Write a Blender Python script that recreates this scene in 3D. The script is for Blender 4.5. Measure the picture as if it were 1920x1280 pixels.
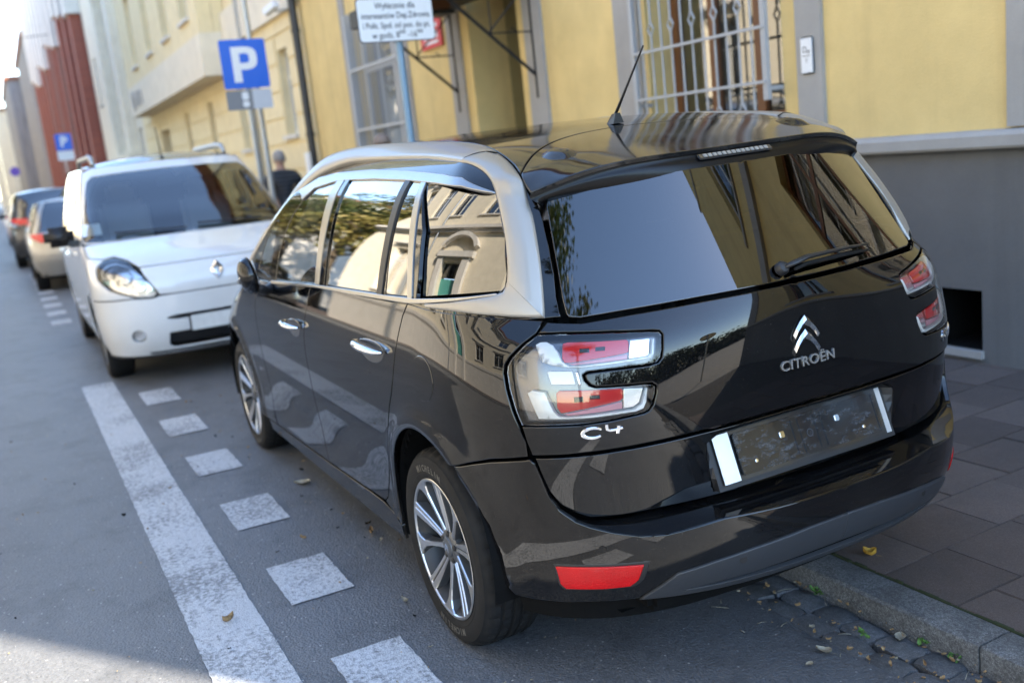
import bpy, bmesh, math, random
import numpy as np
from mathutils import Vector, Matrix, Euler
from mathutils.geometry import delaunay_2d_cdt
from bisect import bisect_right
for _o in list(bpy.data.objects): bpy.data.objects.remove(_o)
SC=bpy.context.scene
COL=SC.collection
R=math.radians
# ------------------------------------------------------------------ camera (35 mm lens, hand held, tilted)
cam_d=bpy.data.cameras.new('camera'); cam=bpy.data.objects.new('camera',cam_d); COL.objects.link(cam)
cam_d.sensor_width=36; cam_d.lens=34.975; cam_d.clip_start=.05; cam_d.clip_end=2000
_r=Vector((-.456224,-.883462,-.106557)); _u=Vector((.127048,-.183186,.974834)); _f=Vector((.880749,-.431205,-.195816))
CAM=Vector((-2.84678,1.95675,1.57288))
cam.matrix_world=Matrix(((_r.x,_u.x,-_f.x,CAM.x),(_r.y,_u.y,-_f.y,CAM.y),(_r.z,_u.z,-_f.z,CAM.z),(0,0,0,1)))
cam_d.dof.use_dof=True; cam_d.dof.focus_distance=2.85; cam_d.dof.aperture_fstop=2.1; cam_d.dof.aperture_blades=9
SC.camera=cam
# ------------------------------------------------------------------ daylight: sun from behind right, over the near houses
SUN_EL=R(42); SUN_DIR=Vector((-.811,-.585,0)).normalized()      # horizontal direction towards the sun
world=bpy.data.worlds.new('World'); SC.world=world; world.use_nodes=True
_n=world.node_tree; _bg=_n.nodes['Background']
_sky=_n.nodes.new('ShaderNodeTexSky'); _sky.sky_type='NISHITA'; _sky.sun_disc=False
_sky.sun_elevation=SUN_EL; _sky.sun_rotation=math.atan2(SUN_DIR.x,SUN_DIR.y); _sky.altitude=200; _sky.air_density=1.0; _sky.dust_density=.08; _sky.ozone_density=1.0
_n.links.new(_sky.outputs[0],_bg.inputs[0]); _bg.inputs[1].default_value=.15
sun_d=bpy.data.lights.new('sun','SUN'); sun=bpy.data.objects.new('sun',sun_d); COL.objects.link(sun)
sun_d.energy=3.9; sun_d.angle=R(.53); sun_d.color=(1,.90,.75)
_sd=Vector((SUN_DIR.x*math.cos(SUN_EL),SUN_DIR.y*math.cos(SUN_EL),math.sin(SUN_EL)))
sun.rotation_euler=_sd.to_track_quat('Z','Y').to_euler(); sun.location=(-20,-20,30)
SC.view_settings.view_transform='Standard'; SC.view_settings.look='None'; SC.view_settings.exposure=2.66; SC.view_settings.gamma=1
SC.view_settings.use_curve_mapping=False
SC.render.engine='CYCLES'
SC.cycles.use_denoising=True; SC.cycles.max_bounces=12; SC.cycles.transparent_max_bounces=24; SC.cycles.glossy_bounces=6; SC.cycles.transmission_bounces=8
SC.cycles.sample_clamp_indirect=8; SC.cycles.caustics_reflective=False; SC.cycles.caustics_refractive=False
random.seed(7)
class Spl:
    """natural cubic spline y(x), linear beyond the ends"""
    def __init__(s,pts):
        s.x=[p[0] for p in pts]; s.y=[p[1] for p in pts]; n=len(pts)
        h=[s.x[i+1]-s.x[i] for i in range(n-1)]
        a=[0]*n;b=[1]*n;c=[0]*n;d=[0]*n
        for i in range(1,n-1):
            a[i]=h[i-1];b[i]=2*(h[i-1]+h[i]);c[i]=h[i]
            d[i]=6*((s.y[i+1]-s.y[i])/h[i]-(s.y[i]-s.y[i-1])/h[i-1])
        for i in range(1,n):
            m=a[i]/b[i-1];b[i]-=m*c[i-1];d[i]-=m*d[i-1]
        M=[0]*n;M[-1]=d[-1]/b[-1]
        for i in range(n-2,-1,-1): M[i]=(d[i]-c[i]*M[i+1])/b[i]
        s.M=M;s.h=h
    def __call__(s,t):
        n=len(s.x)
        if t<=s.x[0]:
            h=s.h[0];g=(s.y[1]-s.y[0])/h-h*(2*s.M[0]+s.M[1])/6;return s.y[0]+g*(t-s.x[0])
        if t>=s.x[-1]:
            h=s.h[-1];g=(s.y[-1]-s.y[-2])/h+h*(2*s.M[-1]+s.M[-2])/6;return s.y[-1]+g*(t-s.x[-1])
        i=min(bisect_right(s.x,t)-1,n-2);h=s.h[i];A=(s.x[i+1]-t)/h;B=1-A
        return A*s.y[i]+B*s.y[i+1]+((A**3-A)*s.M[i]+(B**3-B)*s.M[i+1])*h*h/6
class Lin:
    def __init__(s,pts): s.p=pts
    def __call__(s,t):
        p=s.p
        if t<=p[0][0]: return p[0][1]
        for (a,b),(c,d) in zip(p,p[1:]):
            if t<=c: return b+(d-b)*(t-a)/(c-a)
        return p[-1][1]
# ---- body surface of the people carrier, car frame: x forward from rear axle, y left, z up
W =Spl([(.18,.868),(.30,.888),(.42,.897),(.56,.904),(.70,.912),(.80,.914),(.88,.912),(.96,.903),(1.04,.886),(1.10,.872),(1.20,.846),(1.30,.815),(1.40,.774),(1.46,.738),(1.50,.702),(1.53,.665),(1.56,.612),(1.59,.535),(1.61,.45)])
XR=Spl([(.18,.72),(.34,.735),(.50,.742),(.62,.746),(.74,.752),(.86,.754),(.96,.750),(1.03,.742),(1.10,.724),(1.20,.673),(1.30,.612),(1.38,.562),(1.43,.525),(1.46,.490),(1.49,.42),(1.52,.30),(1.545,.17),(1.56,.09),(1.58,.05),(1.62,.04)])
NR=Spl([(.18,3.3),(.5,3.3),(.83,3.15),(.95,2.95),(1.04,2.65),(1.10,2.5),(1.2,2.42),(1.40,2.36),(1.62,2.3)])
XF=Spl([(.18,3.50),(.35,3.64),(.5,3.69),(.64,3.67),(.74,3.60),(.82,3.47),(.90,3.26),(.98,3.02),(1.06,2.80),(1.2,2.53),(1.3,2.34),(1.4,2.14),(1.5,1.93),(1.56,1.78),(1.62,1.62)])
AF=Spl([(.18,.95),(.7,.95),(.85,.85),(1.0,.65),(1.1,.50),(1.3,.42),(1.62,.36)])
NF=2.5
U0=1.25
class Wrap:
    """plan contour (superellipse tail, straight flank, superellipse nose) stacked over z"""
    def __init__(s,xr=XR,w=W,n=NR,xf=XF,af=AF,nf=NF,beta=None,gamma=.06): s.beta=beta;s.gamma=gamma;s.xr=xr;s.w=w;s.n=n;s.xf=xf;s.af=af;s.nf=nf
    def P(s,u,z,off=0.0):
        sg=1 if u>=0 else -1
        u=abs(u); w=s.w(z); 
        if u<=U0:
            al=u/U0*math.pi/2;a=s.xr(z);n=s.n(z)
            c=max(math.cos(al),0.);q=math.sin(al);r=(c**n+q**n)**(-1/n)
            if s.beta: r=s.solve(c,q,n,s.beta(z),r)
            x=-a*r*c;y=w*r*q
        else:
            AF_=s.af(z);xs=s.xf(z)-AF_;NF=s.nf
            if u<=U0+xs: x=u-U0;y=w
            else:
                al=min((u-U0-xs)/U0*math.pi/2,math.pi/2);c=math.sin(al);q=max(math.cos(al),0.)
                r=(c**NF+q**NF)**(-1/NF);x=xs+AF_*r*c;y=w*r*q
        if off:
            nx,ny,nz=s.N(u,z);x+=nx*off;y+=ny*off;z+=nz*off
        return (x,sg*y,z)
    def solve(s,c,q,n,b,r):
        g=s.gamma;r*=.9
        for _ in range(7):
            d1=max(.12,1-b*r*r*q*q);d2=1-g*r*r*c*c
            X=r*c/d1;Y=r*q/d2
            f=X**n+Y**n-1;df=n*(X**(n-1)*c*(2-d1)/(d1*d1)+Y**(n-1)*q*(2-d2)/(d2*d2))
            st=f/df;r-=st
            r=min(max(r,.3),1.32)
            if abs(st)<1e-9: break
        return r
    def N(s,u,z):
        e=1e-4
        sg=1 if u>=0 else -1;u=abs(u);u=max(u,2e-4)
        a=s.P(u-e,z);b=s.P(u+e,z);c=s.P(u,z-e);d=s.P(u,z+e)
        t=[b[i]-a[i] for i in range(3)];v=[d[i]-c[i] for i in range(3)]
        n=(t[1]*v[2]-t[2]*v[1],t[2]*v[0]-t[0]*v[2],t[0]*v[1]-t[1]*v[0])
        l=math.sqrt(sum(k*k for k in n)) or 1
        n=tuple(k/l for k in n)
        # outward: away from axis
        p=s.P(u,z)
        if n[0]*(p[0]-1)+n[1]*p[1]<0: n=tuple(-k for k in n)
        return (n[0],sg*n[1],n[2])
    def F(s,x,y,z):
        w=s.w(z);y=abs(y)
        if x<0:
            n=s.n(z);X=-x/s.xr(z);Y=y/w
            if s.beta: X,Y=X/max(.12,1-s.beta(z)*Y*Y),Y/max(.5,1-s.gamma*X*X)
            return (X**n+Y**n)**(1/n)-1
        AF_=s.af(z);xs=s.xf(z)-AF_;NF=s.nf
        if x<=xs: return y/w-1
        return (((x-xs)/AF_)**NF+(y/w)**NF)**(1/NF)-1
    def U(s,x,y,z):
        w=s.w(z);sg=1 if y>=0 else -1;y=abs(y)
        if x<0: return sg*math.atan2(y/w,-x/s.xr(z))/(math.pi/2)*U0
        AF_=s.af(z);xs=s.xf(z)-AF_
        if x<=xs: return sg*(U0+x)
        return sg*(U0+xs+math.atan2((x-xs)/AF_,y/w)/(math.pi/2)*U0)
    def uy(s,y,z):
        """u on the tail for a given y"""
        sg=1 if y>=0 else -1;y=abs(y);lo,hi=0.,U0
        for _ in range(40):
            m=(lo+hi)/2
            if s.P(m,z)[1]<y: lo=m
            else: hi=m
        return sg*lo
NB=Spl([(.18,4.2),(.83,4.4),(.95,4.8),(1.04,5.6),(1.10,6.6),(1.2,7.0),(1.40,6.6),(1.46,5.5),(1.62,4.0)])
BET=Spl([(.18,.09),(.60,.09),(.83,.10),(.90,.135),(.96,.17),(1.034,.25),(1.09,.385),(1.2,.43),(1.30,.47),(1.385,.52),(1.46,.52),(1.62,.4)])
BODY=Wrap(n=NB,beta=BET)
XRB=Spl([(.20,.74),(.30,.80),(.36,.842),(.42,.868),(.48,.876),(.53,.872),(.58,.862),(.66,.84),(.8,.81)])
NRB=Spl([(.20,2.6),(.6,2.6),(.8,2.9)])
BUMP=Wrap(XRB,W,NRB)
TR={'lamp':[(.6799,1.0639),(.6175,1.061),(.5062,1.051),(.4088,1.0393),(.3943,1.0357),(.3876,1.0263),(.3899,.9891),(.3937,.9676),(.4027,.9569),(.4224,.9534),(.5064,.9567),(.5558,.957),(.5636,.9519),(.5611,.938),(.5512,.9243),(.5381,.9174),(.4872,.9125),(.4185,.9062),(.4101,.8968),(.4117,.8781),(.42,.8492),(.4293,.8358),(.4402,.8305),(.5122,.8246),(.5729,.8232),(.6573,.826),(.7131,.8262),(.7257,.8649),(.7411,.9267),(.7476,.9674),(.7463,.9901),(.7339,1.011),(.7075,1.0404)],
'silU':[(.6821,1.0435),(.6718,1.0494),(.6558,1.0493),(.6382,1.0392),(.6224,1.0176),(.6124,.9931),(.5973,.9799),(.5681,.977),(.4956,.977),(.4214,.9768),(.4134,.9839),(.4102,1.0208),(.4039,1.0209),(.407,.9802),(.4152,.9694),(.4957,.9697),(.5681,.9709),(.5994,.9747),(.6315,.9828),(.6604,.9947)],
'silL':[(.6966,.914),(.6847,.9226),(.6532,.9162),(.6439,.8917),(.6332,.8631),(.6232,.8495),(.6087,.8452),(.5513,.8439),(.4601,.8439),(.4428,.8543),(.4309,.8937),(.4257,.8934),(.4301,.8566),(.4374,.8402),(.4544,.835),(.5518,.8358),(.6238,.8398),(.6719,.8429),(.6838,.8755)],
'redU':[(.6167,1.0427),(.6061,1.0454),(.4692,1.0318),(.4639,1.0264),(.4636,.9981),(.47,.9944),(.5975,.9884),(.6081,.9902),(.6138,1.0004)],
'redL':[(.6273,.9106),(.6208,.9163),(.4835,.9036),(.4797,.8973),(.4807,.8774),(.4871,.8711),(.606,.857),(.6186,.8556),(.6264,.8702)],
'panU':[(.46,1.0304),(.4117,1.0258),(.4158,.9794),(.4235,.9765),(.4631,.9774)],
'panL':[(.477,.9018),(.432,.894),(.4437,.8571),(.4578,.8473),(.4799,.848)],
'pinkU':[(.6006,.9858),(.4659,.9913),(.4662,.9779),(.589,.9809)],
'pinkL':[(.6146,.8514),(.4822,.8676),(.4823,.8485),(.6003,.8462)],
'rev':[(.6497,.9671),(.6443,.9704),(.5899,.9656),(.5819,.9284),(.6399,.9328)],
'revbar':[(.5837,.9619),(.5774,.9611),(.5706,.9269),(.5763,.9272)],
'ledU':[(.5758,1.024),(.5534,1.0224),(.553,1.0108),(.5751,1.0125)],
'ledU2':[(.5397,1.0235),(.5174,1.0213),(.5173,1.0104),(.5394,1.0124)],
'ledL':[(.5878,.8962),(.5673,.8954),(.5668,.8811),(.5873,.8821)],
'ledL2':[(.553,.896),(.5308,.8943),(.5301,.8842),(.5524,.8859)],
'archO':[(.7115,1.4021),(.6898,1.3543),(.6712,1.2705),(.6679,1.188),(.6683,1.0987),(.728,1.1049),(.7951,1.1115),(.9146,1.1203),(1.1346,1.1179)],
'archI':[(1.1039,1.5293),(.9491,1.5132),(.8946,1.4916),(.8562,1.4608),(.8177,1.4105),(.7932,1.3628),(.7717,1.3104),(.7603,1.2371),(.7636,1.1986),(.7736,1.1754),(.7995,1.1655),(.9179,1.1516),(1.1453,1.1279)],
'qseam':[(.7026,.7383),(.8193,.7203),(.9926,.6758)],
'rail':[(2.725,1.5095),(2.4848,1.5453),(2.205,1.5578),(1.9415,1.5572),(1.7471,1.5541),(1.5581,1.5494),(1.3773,1.5413)],
'archC':[(1.3553,1.5628),(1.414,1.5823),(1.0246,1.5681),(.8245,1.5402),(.7696,1.502),(.7423,1.4609),(.7115,1.4021),(.6898,1.3543),(.6712,1.2705),(.6679,1.188),(.6683,1.0987),(.7951,1.1115),(.9146,1.1203),(1.1346,1.1179),(1.1497,1.1275),(.9179,1.1516),(.7996,1.1641),(.7706,1.1738),(.7593,1.1955),(.7572,1.2369),(.7683,1.3101),(.8117,1.4101),(.8463,1.4573),(.8889,1.4884),(.9413,1.51),(1.0976,1.5278),(1.2548,1.5337)],
'qwin':[(1.3695,1.4765),(1.0078,1.4603),(.8363,1.4328),(.8071,1.3916),(.7785,1.3109),(.7686,1.2198),(.7755,1.1867),(.7975,1.1711),(.932,1.1613),(1.2419,1.1376),(1.2419,1.1994),(1.269,1.3396)],
'rqwin':[(1.5249,1.4847),(1.4187,1.4787),(1.2791,1.1392),(1.5136,1.1278)],
'rwin':[(2.2198,1.4944),(1.9076,1.4935),(1.5807,1.4855),(1.5654,1.1252),(2.1724,1.1073)],
'fwin':[(2.9896,1.0696),(2.9536,1.2004),(2.8912,1.2844),(2.823,1.3542),(2.7199,1.4213),(2.6083,1.4674),(2.3747,1.4889),(2.2729,1.3327),(2.3051,1.1056)],
'fq':[(3.1381,1.1183),(3.079,1.2309),(3.0108,1.3162),(2.9625,1.3521),(3.0054,1.2456),(3.0621,1.1107)],
'trim':[(2.8232,1.4604),(2.6383,1.5082),(2.3853,1.5231),(1.9943,1.5242),(1.6302,1.5133),(1.4309,1.5047),(1.0218,1.4834),(.8372,1.4357),(.8337,1.4313),(1.0065,1.4588),(1.3713,1.475),(1.5774,1.4839),(1.9034,1.4917),(2.2219,1.4926),(2.3747,1.4889),(2.6083,1.4674),(2.7199,1.4213)],
'belt':[(3.0078,1.0611),(2.2069,1.1006),(1.5541,1.1226),(1.2463,1.1356),(.932,1.1599),(.7992,1.1698),(.7932,1.1652),(.9179,1.1531),(1.15,1.129),(1.2828,1.1179),(1.514,1.1088),(1.8507,1.0978),(2.3079,1.0866),(3.0144,1.0461)],
'seamF':[(2.3305,1.0848),(2.3802,1.0639),(2.4507,.9428),(2.4857,.8713),(2.4933,.7546),(2.5078,.6337),(2.5344,.5367),(2.5198,.4788),(2.5057,.4086),(2.5054,.317)],
'tgL':[(.6623,1.0931),(.6788,1.0688)],
'tgLow':[(.7135,.8232),(.7043,.7798),(.6918,.7386),(.6821,.6821),(.6706,.6341),(.6503,.5953),(.6212,.5686),(.582,.5494),(.511,.5468)],
'handR':[(1.7465,.9495),(1.4884,.9818),(1.476,.952),(1.5298,.9233),(1.6506,.9192),(1.7243,.9279)],
'handF':[(2.7288,.9408),(2.4831,.9615),(2.4888,.9117),(2.5632,.8894),(2.6928,.8977)],
'wiper':[(.0339,1.1328),(.0061,1.1353),(-0.0381,1.1423),(-0.1187,1.1431),(-0.209,1.1425),(-0.3191,1.1389)],
'crease':[(.6876,.7402),(.5843,.7459),(.4931,.7507),(.4166,.7511),(.3163,.7544),(.1414,.7596)],
'c4':[(.5614,.8044),(.5344,.8032),(.5191,.8137),(.4958,.7931)],
'lip':[(1.0261,.6677),(.8621,.7091),(.7398,.7302),(.7292,.717),(.7231,.6724),(.718,.6218),(.7011,.5845),(.669,.5556),(.6382,.5413),(.589,.5257),(.5319,.5133),(.4735,.5113),(.3342,.5253),(.1917,.5266)],
'refl':[(.7386,.4149),(.6361,.422),(.5299,.4276),(.5404,.3776),(.5565,.3579),(.6141,.3498),(.7102,.3428),(.7252,.3581)],
'strip':[(.5274,.2702),(.4849,.3534),(.4533,.3896),(.3689,.4119),(.2784,.4279),(.0489,.4497)],
'stripb':[(.1119,.3553),(.3235,.3203),(.4235,.3001)],
'bot':[(.9211,.3252),(.8971,.2732),(.8841,.2632),(.8243,.2517),(.7393,.2534),(.6247,.2596)]}
# ------------------------------------------------------------------ helpers: objects
def link(name,me,parent=None,mat=None,**tags):
    o=bpy.data.objects.new(name,me); COL.objects.link(o)
    if parent is not None: o.parent=parent
    if mat is not None and me is not None: me.materials.append(mat)
    for k,v in tags.items(): o[k]=v
    return o
def thing(name,label,category,loc=(0,0,0),rz=0,group=None,me=None,mat=None):
    o=link(name,me,None,mat); o.location=loc; o.rotation_euler=(0,0,rz); o['label']=label; o['category']=category
    if group: o['group']=group
    return o
def copy_tree(o,parent=None):
    c=o.copy(); COL.objects.link(c); c.parent=parent
    for ch in list(o.children): copy_tree(ch,c)
    return c
class MB:
    def __init__(s): s.v=[]; s.f=[]; s.m=[]; s.cur=0; s.sm=[]; s.smooth=False
    def add(s,v,f):
        b=len(s.v); s.v+= [tuple(p) for p in v]
        for q in f: s.f.append([b+i for i in q]); s.m.append(s.cur); s.sm.append(s.smooth)
        return s
    def box(s,x0,x1,y0,y1,z0,z1):
        v=[(x,y,z) for z in (z0,z1) for y in (y0,y1) for x in (x0,x1)]
        return s.add(v,[(0,2,3,1),(4,5,7,6),(0,1,5,4),(2,6,7,3),(0,4,6,2),(1,3,7,5)])
    def cbox(s,c,d,M=None,bev=0):
        """box about c with half sizes d, optional 3x3 orientation, chamfered"""
        if bev<=0:
            vs=[Vector((x*d[0],y*d[1],z*d[2])) for z in (-1,1) for y in (-1,1) for x in (-1,1)]
            fs=[(0,2,3,1),(4,5,7,6),(0,1,5,4),(2,6,7,3),(0,4,6,2),(1,3,7,5)]
        else:
            bm=bmesh.new(); bmesh.ops.create_cube(bm,size=2)
            for v in bm.verts: v.co=Vector((v.co.x*d[0],v.co.y*d[1],v.co.z*d[2]))
            bmesh.ops.bevel(bm,geom=bm.edges[:],offset=bev,segments=2,affect='EDGES')
            bm.verts.index_update(); vs=[v.co.copy() for v in bm.verts]; fs=[[v.index for v in f.verts] for f in bm.faces]; bm.free()
        if M is not None: vs=[M@v for v in vs]
        c=Vector(c)
        return s.add([v+c for v in vs],fs)
    def prism(s,poly,ax,a0,a1):
        """extrude 2-D polygon along axis ax"""
        def p3(p,a):
            return {0:(a,p[0],p[1]),1:(p[0],a,p[1]),2:(p[0],p[1],a)}[ax]
        n=len(poly); v=[p3(p,a0) for p in poly]+[p3(p,a1) for p in poly]
        ar=sum(poly[i][0]*poly[(i+1)%n][1]-poly[(i+1)%n][0]*poly[i][1] for i in range(n))
        f=[list(range(n))[::-1],list(range(n,2*n))]+[(i,(i+1)%n,n+(i+1)%n,n+i) for i in range(n)]
        flip=(ar<0)!=(ax==1)
        if a1<a0: flip=not flip
        if flip: f=[list(q)[::-1] for q in f]
        return s.add(v,f)
    def tube(s,path,rad,n=10,cap=True,flat=1.0):
        path=[Vector(p) for p in path]; rs=rad if isinstance(rad,(list,tuple)) else [rad]*len(path)
        v=[];f=[];up=None
        for i,p in enumerate(path):
            t=(path[min(i+1,len(path)-1)]-path[max(i-1,0)]).normalized()
            if up is None:
                up=Vector((0,0,1)) if abs(t.z)<.9 else Vector((1,0,0))
            a=t.cross(up).normalized(); up=a.cross(t).normalized()
            for k in range(n):
                q=2*math.pi*k/n; v.append(p+(a*math.cos(q)+up*math.sin(q)*flat)*rs[i])
        for i in range(len(path)-1):
            for k in range(n): f.append((i*n+k,i*n+(k+1)%n,(i+1)*n+(k+1)%n,(i+1)*n+k))
        if cap:
            f.append(list(range(n))[::-1]); b=(len(path)-1)*n; f.append(list(range(b,b+n)))
        return s.add(v,f)
    def lathe(s,prof,c=(0,0,0),ax=2,n=32,closed=False):
        """profile (radius, height) turned about axis ax through c"""
        v=[];f=[];m=len(prof)
        for k in range(n):
            q=2*math.pi*k/n;cq,sq=math.cos(q),math.sin(q)
            for r,h in prof:
                p={2:(r*cq,r*sq,h),1:(r*cq,h,-r*sq),0:(h,r*cq,r*sq)}[ax]
                v.append((p[0]+c[0],p[1]+c[1],p[2]+c[2]))
        for k in range(n):
            k2=(k+1)%n
            for i in range(m if closed else m-1):
                j=(i+1)%m; f.append((k*m+i,k2*m+i,k2*m+j,k*m+j))
        return s.add(v,f)
    def grid(s,fn,nu,nv):
        v=[fn(i/nu,j/nv) for j in range(nv+1) for i in range(nu+1)]
        f=[(j*(nu+1)+i,j*(nu+1)+i+1,(j+1)*(nu+1)+i+1,(j+1)*(nu+1)+i) for j in range(nv) for i in range(nu)]
        return s.add(v,f)
    def mesh(s,name='m',smooth=None,angle=None,merge=0):
        me=bpy.data.meshes.new(name); me.from_pydata(s.v,[],s.f)
        if merge:
            bm=bmesh.new(); bm.from_mesh(me); bmesh.ops.remove_doubles(bm,verts=bm.verts,dist=merge); bm.to_mesh(me); bm.free()
        if smooth or angle is not None:
            me.polygons.foreach_set('use_smooth',[True]*len(me.polygons))
            if angle is not None: me.set_sharp_from_angle(angle=R(angle))
        if max(s.m or [0])>0 and not merge: me.polygons.foreach_set('material_index',s.m)
        me.update(); return me
    def build(s,name,mat,parent=None,smooth=None,angle=None,merge=0,**tags):
        me=s.mesh(name,smooth,angle,merge)
        mats=mat if isinstance(mat,(list,tuple)) else [mat]
        o=link(name,me,parent,None,**tags)
        for m in mats: me.materials.append(m)
        return o
def densify(loop,sp,closed=True):
    out=[];n=len(loop)
    for i in range(n if closed else n-1):
        a=loop[i];b=loop[(i+1)%n];d=math.hypot(b[0]-a[0],b[1]-a[1]);k=max(1,int(round(d/sp)))
        for j in range(k): t=j/k; out.append((a[0]+(b[0]-a[0])*t,a[1]+(b[1]-a[1])*t))
    if not closed: out.append(loop[-1])
    return out
def catmull(loop,k=4,closed=False):
    n=len(loop);out=[]
    for i in range(n if closed else n-1):
        if closed: p=[loop[(i+j)%n] for j in (-1,0,1,2)]
        else: p=[loop[max(0,min(n-1,i+j))] for j in (-1,0,1,2)]
        for j in range(k):
            t=j/k;t2=t*t;t3=t2*t
            out.append(tuple(.5*(2*b+(c-a)*t+(2*a-5*b+4*c-d)*t2+(3*b-a-3*c+d)*t3) for a,b,c,d in zip(*p)))
    if not closed: out.append(tuple(loop[-1]))
    return out
def area2(l): return .5*sum(l[i][0]*l[(i+1)%len(l)][1]-l[(i+1)%len(l)][0]*l[i][1] for i in range(len(l)))
def inset(loop,d):
    """offset a counter-clockwise loop inwards (d>0)"""
    n=len(loop);out=[]
    for i in range(n):
        a=loop[i-1];b=loop[i];c=loop[(i+1)%n]
        e1=(b[0]-a[0],b[1]-a[1]);e2=(c[0]-b[0],c[1]-b[1]);l1=math.hypot(*e1) or 1e-9;l2=math.hypot(*e2) or 1e-9
        n1=(-e1[1]/l1,e1[0]/l1);n2=(-e2[1]/l2,e2[0]/l2);m=(n1[0]+n2[0],n1[1]+n2[1]);q=m[0]*m[0]+m[1]*m[1]
        k=2*d/max(q,.9);out.append((b[0]+m[0]*k,b[1]+m[1]*k))
    return out
def inpoly(P,loop):
    x,y=P[:,0],P[:,1];ins=np.zeros(len(P),bool);n=len(loop)
    for i in range(n):
        x1,y1=loop[i];x2,y2=loop[(i+1)%n]
        if y1==y2: continue
        c=((y1>y)!=(y2>y))&(x<(x2-x1)*(y-y1)/(y2-y1)+x1); ins^=c
    return ins
def segdist(P,loop):
    d=np.full(len(P),9e9);n=len(loop)
    for i in range(n):
        a=np.array(loop[i]);b=np.array(loop[(i+1)%n]);e=b-a;L=max(e@e,1e-12)
        t=np.clip(((P-a)@e)/L,0,1);q=P-a-t[:,None]*e;d=np.minimum(d,(q*q).sum(1))
    return np.sqrt(d)
def numN(Pf,u,v,e=2e-4):
    a=Vector(Pf(u-e,v));b=Vector(Pf(u+e,v));c=Vector(Pf(u,v-e));d=Vector(Pf(u,v+e))
    return (b-a).cross(d-c).normalized()
def panel(name,Pf,outer,mat,parent=None,holes=(),sp=.03,bsp=.014,gap=.002,bev=.003,skirt=.012,off=0.0,pillow=0.0,pw=.03,out=None,flip=False,**tags):
    """sheet-metal panel: region of a surface Pf(u,v) with rolled edge and return flange.
    normals come from the surface itself; flip when du x dv points inwards"""
    def S(u,v,d=0.0):
        p=Vector(Pf(u,v))
        if d or off:
            n=numN(Pf,u,v)
            if flip: n=-n
            p=p+n*(off+d)
        return p
    loops=[]
    for i,l in enumerate([outer]+list(holes)):
        l=densify(list(l),bsp)
        if area2(l)<0: l=l[::-1]
        s=1 if i==0 else -1
        loops.append((s,inset(l,s*gap),inset(l,s*(gap+bev))))
    fo=loops[0][2]; xs=[p[0] for p in fo];ys=[p[1] for p in fo]
    gx=np.arange(min(xs)+sp*.5,max(xs),sp);gy=np.arange(min(ys)+sp*.43,max(ys),sp)
    G=np.array([(x,y) for y in gy for x in gx]) if len(gx) and len(gy) else np.zeros((0,2))
    if len(G):
        k=inpoly(G,fo)
        for s,a,b in loops[1:]: k&=~inpoly(G,b)
        G=G[k]
    if len(G):
        dd=np.full(len(G),9.)
        for s,a,b in loops: dd=np.minimum(dd,segdist(G,b))
        G=G[dd>min(sp,bsp)*.55]
    co=[];ed=[]
    for s,a,b in loops:
        st=len(co);co+= [Vector(p) for p in b];ed+=[(st+i,st+(i+1)%len(b)) for i in range(len(b))]
    co+=[Vector(p) for p in G]
    r=delaunay_2d_cdt(co,ed,[],0,1e-6)
    V2=r[0];F=r[2]
    C=np.array([np.mean([V2[i] for i in f],axis=0) for f in F])
    k=inpoly(C,fo)
    for s,a,b in loops[1:]: k&=~inpoly(C,b)
    F=[list(f) for f,q in zip(F,k) if q]
    pd=None
    if pillow:
        A=np.array([(p[0],p[1]) for p in V2]);pd=np.full(len(A),9.)
        for s,a,b in loops: pd=np.minimum(pd,segdist(A,a))
    verts=[];nor=[];faces=[]
    for i,p in enumerate(V2):
        n=numN(Pf,p[0],p[1]); n=-n if flip else n
        h=0
        if pillow: t=min(1,pd[i]/pw);h=pillow*math.sqrt(max(0,1-(1-t)**2))
        verts.append(S(p[0],p[1],h));nor.append(n)
    for f in F:
        a=[V2[i] for i in f];ar=sum(a[i-1][0]*a[i][1]-a[i][0]*a[i-1][1] for i in range(len(f)))
        if (ar<0)!=flip: f=f[::-1]
        faces.append(f)
    for s,la,lb in loops:
        n=len(la);b0=len(verts)
        cen=[]
        for i in range(n):
            pb=lb[i];pa=la[i];nb=numN(Pf,*pb);nb=-nb if flip else nb
            vb=S(pb[0],pb[1],pillow*.25 if pillow else 0);va=S(pa[0],pa[1],-.0018)
            o=(va-vb);o-=nb*o.dot(nb);o.normalize() if o.length>1e-9 else None
            cen.append((vb,va,va-nb*skirt,nb,(nb+o*1.2).normalized(),o))
        for c in cen: verts.append(c[0]);nor.append(c[3])
        for c in cen: verts.append(c[1]);nor.append(c[4])
        for c in cen: verts.append(c[1]);nor.append(c[5])
        for c in cen: verts.append(c[2]);nor.append(c[5])
        for i in range(n):
            j=(i+1)%n
            q1=[b0+i,b0+n+i,b0+n+j,b0+j];q2=[b0+2*n+i,b0+3*n+i,b0+3*n+j,b0+2*n+j]
            if (s<0)!=flip: q1=q1[::-1];q2=q2[::-1]
            faces+= [q1,q2]
    me=bpy.data.meshes.new(name);me.from_pydata([tuple(v) for v in verts],[],faces)
    me.polygons.foreach_set('use_smooth',[True]*len(me.polygons))
    if not pillow: me.normals_split_custom_set_from_vertices([tuple(n) for n in nor])
    me.update()
    return link(name,me,parent,mat,**tags)
def mirror(l): return [(-a,b) for a,b in l]
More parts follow.
